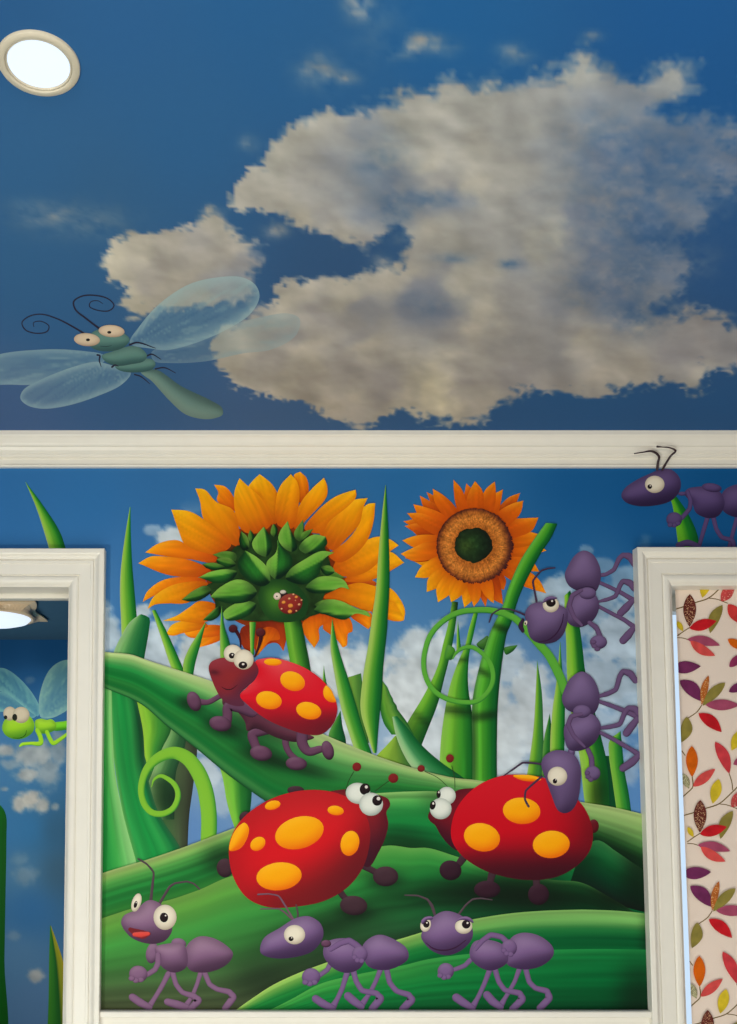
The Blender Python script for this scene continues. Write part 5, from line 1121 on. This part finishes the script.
hd = fill(df, 'head', v_([(438, 322), (430, 290), (465, 250), (540, 240), (612, 265), (637, 292), (612, 328), (550, 350), (480, 346)]), GB, df.o)
stroke(df, 'smile', v_([(492, 325), (520, 327), (548, 322)]), [.4, .7, .4], (40, 66, 70), hd, m=3)
EYEC = air((226, 204, 176), lt=(236, 218, 194), dk=(160, 130, 110), L=(-.3, -.95), kl=.6, kd=.6, ke=.45)
for c1, p1 in (((427, 293, 64, 32, 4), (432, 294, 10, 7)), ((548, 251, 64, 30, 4), (537, 257, 10, 7))):
    ey = ell(df, 'eye', ve(*c1), EYEC, hd); ell(df, 'pupil', ve(*p1), (30, 24, 28), ey, 12, 2)

# ================================================================== dragonfly in the room behind
g_ = lambda p: T(0, 640, 8.53, p)
ge = lambda u, w, rx, ry, r=0: (u/8.53, 640+w/8.53, rx/8.53, ry/8.53, r)
gd = Fig('dragonfly', 'lime green dragonfly with bulging eyes seen through the doorway', 'dragonfly', (35, 740), 'far', 'dragonflies')
TG = (120, 182, 168); GR = g_([(330, 660)])[0]
fill(gd, 'wing', g_([(-120, 470), (0, 440), (80, 470), (220, 560), (310, 640), (280, 665), (180, 620), (0, 612), (-100, 600)]), wing_col(far_rgb, TG, .42, GR, seed=11), gd.o)
fill(gd, 'wing', g_([(-120, 260), (0, 238), (60, 250), (180, 340), (280, 460), (332, 560), (325, 650), (270, 620), (180, 550), (60, 462), (-100, 380)]), wing_col(far_rgb, TG, .45, GR, seed=12), gd.o)
fill(gd, 'wing', g_([(330, 560), (350, 420), (415, 265), (500, 190), (590, 170), (680, 220), (700, 400), (640, 540), (540, 620), (440, 665), (350, 660)]), wing_col(far_rgb, (140, 186, 160), .45, GR, seed=13), gd.o)
LG = air((104, 190, 30), lt=(150, 216, 60), dk=(30, 96, 24), L=(-.3, -.95), kl=.7, kd=.8, ke=.35)
LY = air((140, 192, 36), lt=(176, 214, 70), dk=(50, 110, 26), L=(-.3, -.95), kl=.7, kd=.8, ke=.35)
fill(gd, 'tail', g_([(440, 715), (560, 690), (900, 640), (920, 690), (700, 745), (560, 768), (450, 770)]), LG, gd.o)
fill(gd, 'thorax', g_([(300, 690), (345, 670), (400, 680), (440, 675), (480, 720), (470, 765), (425, 790), (365, 800), (312, 770)]), LY, gd.o)
for pts, w in (([(318, 770), (345, 830), (345, 880), (260, 882), (190, 890), (170, 905)], [40, 40, 44, 28, 30, 16]), ([(400, 785), (430, 850), (455, 880), (510, 850), (600, 780)], [36, 36, 40, 34, 26])):
    stroke(gd, 'leg', g_(pts), [x/8.53 for x in w], LY, gd.o)
hd = fill(gd, 'head', g_([(18, 760), (35, 690), (80, 650), (150, 640), (245, 645), (292, 710), (280, 785), (205, 838), (120, 846), (50, 815)]), LY, gd.o)
stroke(gd, 'smile', g_([(110, 835), (170, 836), (215, 810), (226, 770)]), [.5, .8, .8, .4], (20, 70, 20), hd)
for c1, p1 in (((84, 628, 56, 60), (48, 660, 15, 17)), ((180, 640, 72, 70), (126, 660, 22, 30))):
    ey = ell(gd, 'eye', ge(*c1), air((196, 186, 160), lt=(214, 206, 186), dk=(120, 110, 90), kl=.6, kd=.6, ke=.4), hd); ell(gd, 'pupil', ge(*p1), (26, 30, 24), ey, 14, 3)
ruled(One('round topped dark green stalk cut by the left edge of the photo', 'grass stalk', 'far', 'blades in the room behind'), 'grass_stalk', [(-14, 800), (-14, 900), (-15, 1060)], [(-4, 800), (-3, 900), (-4, 1060)], [(0, (20, 110, 20)), (1, (8, 80, 16))], nu=4) if False else None
fs = One('round topped dark green stalk cut by the left edge of the photo', 'grass stalk', 'far', 'blades in the room behind')
fill(fs, 'grass_stalk', [(-30, 830), (-22, 810), (-8, 801), (1, 806), (6, 815), (6.5, 840), (5.5, 900), (4.5, 960), (3, 1050), (-30, 1050)], air((10, 96, 18), lt=(20, 120, 24), dk=(4, 60, 14), L=(-.9, -.3)), step=3)
ruled(One('olive green blade low in the doorway beside the casing', 'grass blade', 'far', 'blades in the room behind'), 'grass_shoot', [(50, 925), (49, 960), (48.5, 1000), (46, 1060)], [(51, 926), (58, 945), (64, 965), (78, 1060)], [(0, (50, 110, 30)), (.35, (30, 96, 30)), (.5, (20, 80, 30)), (.62, (120, 130, 30)), (1, (140, 130, 30))], nu=8)

# ================================================================== fabric shade with printed leaves
P, F = px_grid(0, 0, 1, 1, 1)
SH = []          # (verts2d, faces, rgb) all merged into one mesh
x_edge = lambda y: 675.2+(y-590)*.0385
quadV = []; n = 40; m = 8
for i in range(n+1):
    y = 570+i*(620/n)
    for j in range(m+1):
        x0 = x_edge(y); quadV.append((x0+(900-x0)*j/m, y))
quadF = [(i*(m+1)+j, i*(m+1)+j+1, (i+1)*(m+1)+j+1, (i+1)*(m+1)+j) for i in range(n) for j in range(m)]
quadV = np.array(quadV)
SH.append((quadV, orient(quadV, quadF), np.tile(np.array((228, 210, 194.)), (len(quadV), 1)), 0))
def lf(a, b_, hw, col, bend=.0, kind=None):
    a = np.array(a, float); b_ = np.array(b_, float); d = b_-a; Ln = np.linalg.norm(d); d /= Ln; p = np.array([-d[1], d[0]])
    t = np.linspace(0, 1, 15); w = hw*(np.sin(np.pi*t**.9)**.85)*1.0
    c = a+np.outer(t*Ln, d)+np.outer(np.sin(np.pi*t)*bend, p)
    rows = [c+p*w[:, None]*u for u in np.linspace(-1, 1, 7)]
    V = np.stack(rows, 1).reshape(-1, 2); Fq = [(i*7+j, i*7+j+1, (i+1)*7+j+1, (i+1)*7+j) for i in range(14) for j in range(6)]
    return V, Fq, col, kind
cR, cC, cP, cM, cO, cY, cL, cB = (190, 30, 38), (206, 76, 72), (108, 44, 84), (158, 72, 98), (204, 94, 18), (202, 176, 44), (134, 122, 58), (96, 44, 38)
t5 = lambda u, v: (627+u/6.209, 570+v/6.206)
t6 = lambda u, v: (627+u/6.209, 725+v/6.206)
PR = []
def L5(a, b_, hw, c, bend=0, kind=None): PR.append(('leaf', t5(*a), t5(*b_), hw/6.2, c, bend/6.2, kind, 0))
def L6(a, b_, hw, c, bend=0, kind=None): PR.append(('leaf', t6(*a), t6(*b_), hw/6.2, c, bend/6.2, kind, 1))
def S5(p, w=6): PR.append(('stem', [t5(*q) for q in p], w/6.2, 0))
def S6(p, w=6): PR.append(('stem', [t6(*q) for q in p], w/6.2, 1))
S5([(310, 410), (350, 382), (392, 355)]); S5([(310, 420), (345, 422), (385, 434)], 5)
S5([(465, 838), (435, 880), (375, 922)]); S6([(335, 455), (375, 420), (408, 385), (405, 320)], 7); S6([(350, 562), (410, 545), (480, 520), (570, 490), (640, 430), (700, 370)], 7); S6([(570, 490), (620, 496), (690, 522)], 5); S6([(634, 300), (650, 350), (657, 405)], 6); S6([(340, 160), (362, 190)], 6)
L5((390, 150), (388, 352), 40, cB, 0, 'speck'); L5((628, 212), (720, 335), 38, (200, 58, 56)); L5((592, 218), (516, 392), 34, cL, 14); L5((388, 362), (556, 316), 34, cR)
L5((312, 318), (348, 380), 16, cY); L5((374, 430), (578, 468), 30, cM, -10); L5((392, 440), (548, 532), 30, cC, 10); L5((626, 430), (730, 490), 26, cO); L5((270, 610), (458, 597), 38, cP); L5((328, 685), (464, 814), 42, cP, -14); L5((506, 655), (464, 838), 22, (176, 96, 40), 6, 'dots')
L5((610, 698), (470, 842), 32, cL, 6); L5((488, 836), (700, 838), 34, cM); L5((632, 756), (740, 700), 26, cP); L5((636, 602), (720, 520), 26, (140, 50, 88)); L5((444, 890), (588, 1006), 36, cR, -10); L5((372, 910), (338, 1070), 36, cL, -14); L5((716, 990), (650, 1120), 34, cY)
L6((402, 130), (404, 322), 37, cO); L6((410, 382), (548, 272), 30, cC); L6((548, 104), (636, 302), 36, (196, 60, 66), -12); L6((570, 336), (532, 488), 34, cY); L6((345, 300), (385, 395), 24, (140, 134, 100), 0, 'speck2'); L6((650, 510), (730, 400), 34, (186, 70, 70), 0, 'dots2'); L6((660, 245), (740, 200), 22, cM)
for k, hk in [(k, hk) for hk in (0, 1, 2) for k in range(-2 if hk else -1, 3)]:
    for it in PR:
        q6 = it[-1]; of = lambda p: (np.interp(p, [-2, -1, 0, 1, 2, 3, 4], [-22, -11, 0, 10.4, 17.9, 25.4, 33]), np.interp(p, [-2, -1, 0, 1, 2, 3, 4], [-404, -203, 0, 205.8, 415.8, 626, 836]))
        dx, dy = of(k+q6)[0]-of(q6)[0]+76*hk, of(k+q6)[1]-of(q6)[1]+96*hk
        if it[0] == 'stem':
            q = [(x+dx, y+dy) for x, y in it[1]]
            V2, Fq, *_ = stroke_geo(q, [it[2], it[2]], 2, 5, False); SH.append((V2, orient(V2, Fq), np.tile(np.array((112, 92, 44.)), (len(V2), 1)), 1))
        else:
            _, a, b_, hw, c, bend, kind, _q = it
            V2, Fq, c, kind = lf((a[0]+dx, a[1]+dy), (b_[0]+dx, b_[1]+dy), hw, c, bend, kind)
            n_ = fbm(V2[:, 0]/5, V2[:, 1]/5, 700, 3)
            SH.append((V2, orient(V2, Fq), np.array(c, float)*(.88+.24*n_)[:, None], 2+len(SH)*.012))
            if kind:
                rng = np.random.RandomState(int(abs(a[0]*7+a[1])) % 1000)
                a2 = np.array((a[0]+dx, a[1]+dy)); b2 = np.array((b_[0]+dx, b_[1]+dy)); d = b2-a2; p = np.array([-d[1], d[0]])/np.linalg.norm(d)
                sc_ = {'speck': (212, 170, 130), 'dots': (226, 186, 130), 'speck2': (196, 190, 150), 'dots2': (226, 170, 150)}[kind]
                for q in range(120 if kind.startswith('speck') else 44):
                    t = rng.uniform(.08, .92); u = rng.uniform(-.85, .85)*hw*math.sin(math.pi*t)**.85
                    c0 = a2+d*t+p*u+p*math.sin(math.pi*t)*bend; r = rng.uniform(.2, .48)
                    V2 = np.array([c0+r*np.array([math.cos(g), math.sin(g)]) for g in np.arange(6)*math.pi/3]); SH.append((V2, orient(V2, [tuple(range(6))]), np.tile(np.array(sc_, float), (6, 1)), 2+len(SH)*.012))
VV = []; FF = []; CC = []; n0 = 0
def clip_ok(V2): return True
for V2, Fq, c, ly in SH:
    V2 = V2.copy()
    if ly > 0:
        if V2[:, 1].max() < 572 or V2[:, 1].min() > 1190 or V2[:, 0].min() > 895 or V2[:, 0].max() < x_edge(V2[:, 1].mean()): continue
        V2[:, 0] = np.maximum(V2[:, 0], x_edge(V2[:, 1])+.05)
        V2[:, 0] = np.minimum(V2[:, 0], 899)
    VV.append(on_y(V2, YS-.0004*ly)); CC.append(lin(c)*GAIN['shade']); FF += [tuple(i+n0 for i in f) for f in Fq]; n0 += len(V2)
sh = bpy.data.objects.new('window_shade', None); COL.objects.link(sh)
top = on_y(np.array([[760, 572.]]), YS)[0]; sh.location = (top[0], YS, WZB+.1)
tag(sh, 'cream fabric window shade printed with trailing autumn leaves', 'window shade')
Vs = np.concatenate(VV); o = mesh_obj('fabric', Vs, FF, M_FABRIC, sh, np.concatenate(CC))
xr = Vs[:, 0].max()
boxes('backing', [((on_y(np.array([[701, 1000.]]), YS)[0][0], YS+.0006, WZB+CW), (xr, YS+.004, WZT-CW))], flat_mat('shade_lining', (225, 215, 200), rough=.9), sh)

# ================================================================== lamps
def ring_mesh(name, c, prof, mat, parent, n=64):       # lathe about the vertical, prof = (radius, drop)
    V = []; F = []
    for r, d in prof: V += [(c[0]+r*math.cos(2*math.pi*k/n), c[1]+r*math.sin(2*math.pi*k/n), c[2]-d) for k in range(n)]
    for i in range(len(prof)-1): F += [(i*n+k, i*n+(k+1) % n, (i+1)*n+(k+1) % n, (i+1)*n+k) for k in range(n)]
    return mesh_obj(name, np.array(V), F, mat, parent, smooth=True)
cl = on_z(np.array([[0, 62.], [80.3, 62.], [38.2, 30.], [38.2, 94.]]), ZC)
lc = np.array([(on_z(np.array([[-3.5, 62.]]), ZC)[0][0]+cl[1][0])/2, (cl[2][1]+cl[3][1])/2, ZC]); LR = (cl[1][0]-on_z(np.array([[-3.5, 62.]]), ZC)[0][0])/2*.975
dl = bpy.data.objects.new('ceiling_light', None); COL.objects.link(dl); dl.location = lc
tag(dl, 'round recessed ceiling light with cream ring in the painted sky', 'ceiling light')
ring_mesh('trim_ring', lc, [(LR, -.001), (LR, .002), (LR*.98, .0035), (LR*.84, .0045), (LR*.82, .004), (LR*.81, .002), (LR*.80, .0005), (LR*.79, .003), (LR*.77, .003), (LR*.755, -.001)], M_RING, dl)
ring_mesh('lens', lc, [(LR*.757, .001), (LR*.6, .0016), (LR*.3, .002), (.0001, .0022)], M_LENS, dl)
# square flared lamp in the room behind
cR = on_z(np.array([[47.8, 619.5]]), FZ)[0][:2]; 
cq = on_z(np.array([[-6, 609.]]), FZ)[0][:2]
q = bpy.data.objects.new('ceiling_light', None); COL.objects.link(q); q.location = (cq[0], cq[1], FZ)
tag(q, 'square flared ceiling lamp with glowing bowl at the top of the doorway', 'ceiling light')
cx, cy = cq; RC = float(np.linalg.norm(cR-cq)); a0_ = math.atan2(cR[1]-cy, cR[0]-cx)
V = []; F = []; n = 96
def star(r, k):
    a = np.arange(n)*2*math.pi/n; s_ = 1/np.maximum(np.abs(np.cos(a)), 1e-6)
    b = np.minimum(1/(np.abs(np.cos(a))+np.abs(np.sin(a))), 1)
    rad = r*(k*b*(1-.13*np.sin(2*a)**2)+(1-k))
    return np.stack([cx+rad*np.cos(a+a0_), cy+rad*np.sin(a+a0_)], -1)
rows = [(RC*1.0, 1, .006), (RC*1.0, 1, .011), (RC*.85, .9, .016), (RC*.75, .6, .026), (RC*.66, .25, .038), (RC*.58, 0, .043), (RC*.52, 0, .042)]
for r, k, d in rows: V += [(x, y, FZ-d) for x, y in star(r, k)]
for i in range(len(rows)-1): F += [(i*n+k, i*n+(k+1) % n, (i+1)*n+(k+1) % n, (i+1)*n+k) for k in range(n)]
F.append(tuple(range(n)))
V += [(cx+RC*.2*math.cos(t+a0_), cy+RC*.2*math.sin(t+a0_), FZ-(d)) for d in (0, .012) for t in np.arange(n)*2*math.pi/n]
m0 = len(rows)*n; F += [(m0+k, m0+(k+1) % n, m0+n+(k+1) % n, m0+n+k) for k in range(n)]
mesh_obj('glass_shade', np.array(V), F, M_SHADE, q, smooth=False)
ring_mesh('bulb_cover', (cx, cy, FZ), [(RC*.55, .041), (RC*.5, .056), (RC*.36, .068), (RC*.18, .074), (.0001, .076)], M_LENS, q)

# ================================================================== light and camera
def area(name, loc, target, sx, sy, power, col):
    l = bpy.data.lights.new(name, 'AREA'); l.shape = 'RECTANGLE'; l.size = sx; l.size_y = sy; l.energy = power; l.color = col
    o = bpy.data.objects.new(name, l); COL.objects.link(o); o.location = loc
    o.rotation_euler = (Vector(target)-Vector(loc)).to_track_quat('-Z', 'Y').to_euler(); return o
area('low_lamp', (-1.5, -3.0, .25), (.2, 0, 1.75), .3, .3, 43, (.95, .97, .86))
area('wall_fill', (0, -2.7, 2.2), (.2, 0, 1.8), 2.6, .3, 20, (1, .92, .82))  # added high fill, no fixture: lifts the top of the wall
area('ceiling_fill', (.3, -1.5, .15), (.3, -.7, ZC), 2.2, 1.2, 26, (.94, 1, .99))  # added upward fill in place of floor bounce, brightens the ceiling
area('downlight_glow', (lc[0], lc[1], ZC-.03), (lc[0], lc[1], 0), .12, .12, 3, (1, .96, .9))
area('hall_glow', (cx-.6, 1.3, 1.2), (cx, YB, 1.7), .8, .8, 17, (1, .96, .88))
area('hall_lamp', (cx, cy, FZ-.13), (cx, cy, 0), .25, .25, 8, (1, .95, .88))
w = bpy.data.worlds.new('world'); sc.world = w; w.use_nodes = True
nt = w.node_tree; bg = nt.nodes['Background']
tc = nt.nodes.new('ShaderNodeTexCoord'); sx = nt.nodes.new('ShaderNodeSeparateXYZ'); mr = nt.nodes.new('ShaderNodeMapRange')
mr.inputs['From Min'].default_value = -.1; mr.inputs['From Max'].default_value = .3
cr_ = nt.nodes.new('ShaderNodeValToRGB'); cr_.color_ramp.elements[0].color = (.34, .305, .27, 1); cr_.color_ramp.elements[1].color = (.72, .86, 1, 1)
nt.links.new(tc.outputs['Generated'], sx.inputs[0]); nt.links.new(sx.outputs['Y'], mr.inputs['Value']); nt.links.new(mr.outputs['Result'], cr_.inputs['Fac']); nt.links.new(cr_.outputs['Color'], bg.inputs['Color'])
bg.inputs['Strength'].default_value = 1.0

cam = bpy.data.cameras.new('camera'); co = bpy.data.objects.new('camera', cam); COL.objects.link(co)
cam.sensor_fit = 'AUTO'; cam.sensor_width = 36; cam.lens = FPX*36/1024
cam.shift_x = (368.5-PX0)/1024; cam.shift_y = (PY0-512)/1024
co.location = CAM; co.rotation_euler = (math.pi/2+PITCH, 0, 0)
cam.clip_start = .02
sc.camera = co
sc.view_settings.view_transform = 'Standard'; sc.view_settings.look = 'None'; sc.view_settings.gamma = 1; sc.view_settings.exposure = 0
sc.view_settings.use_curve_mapping = False
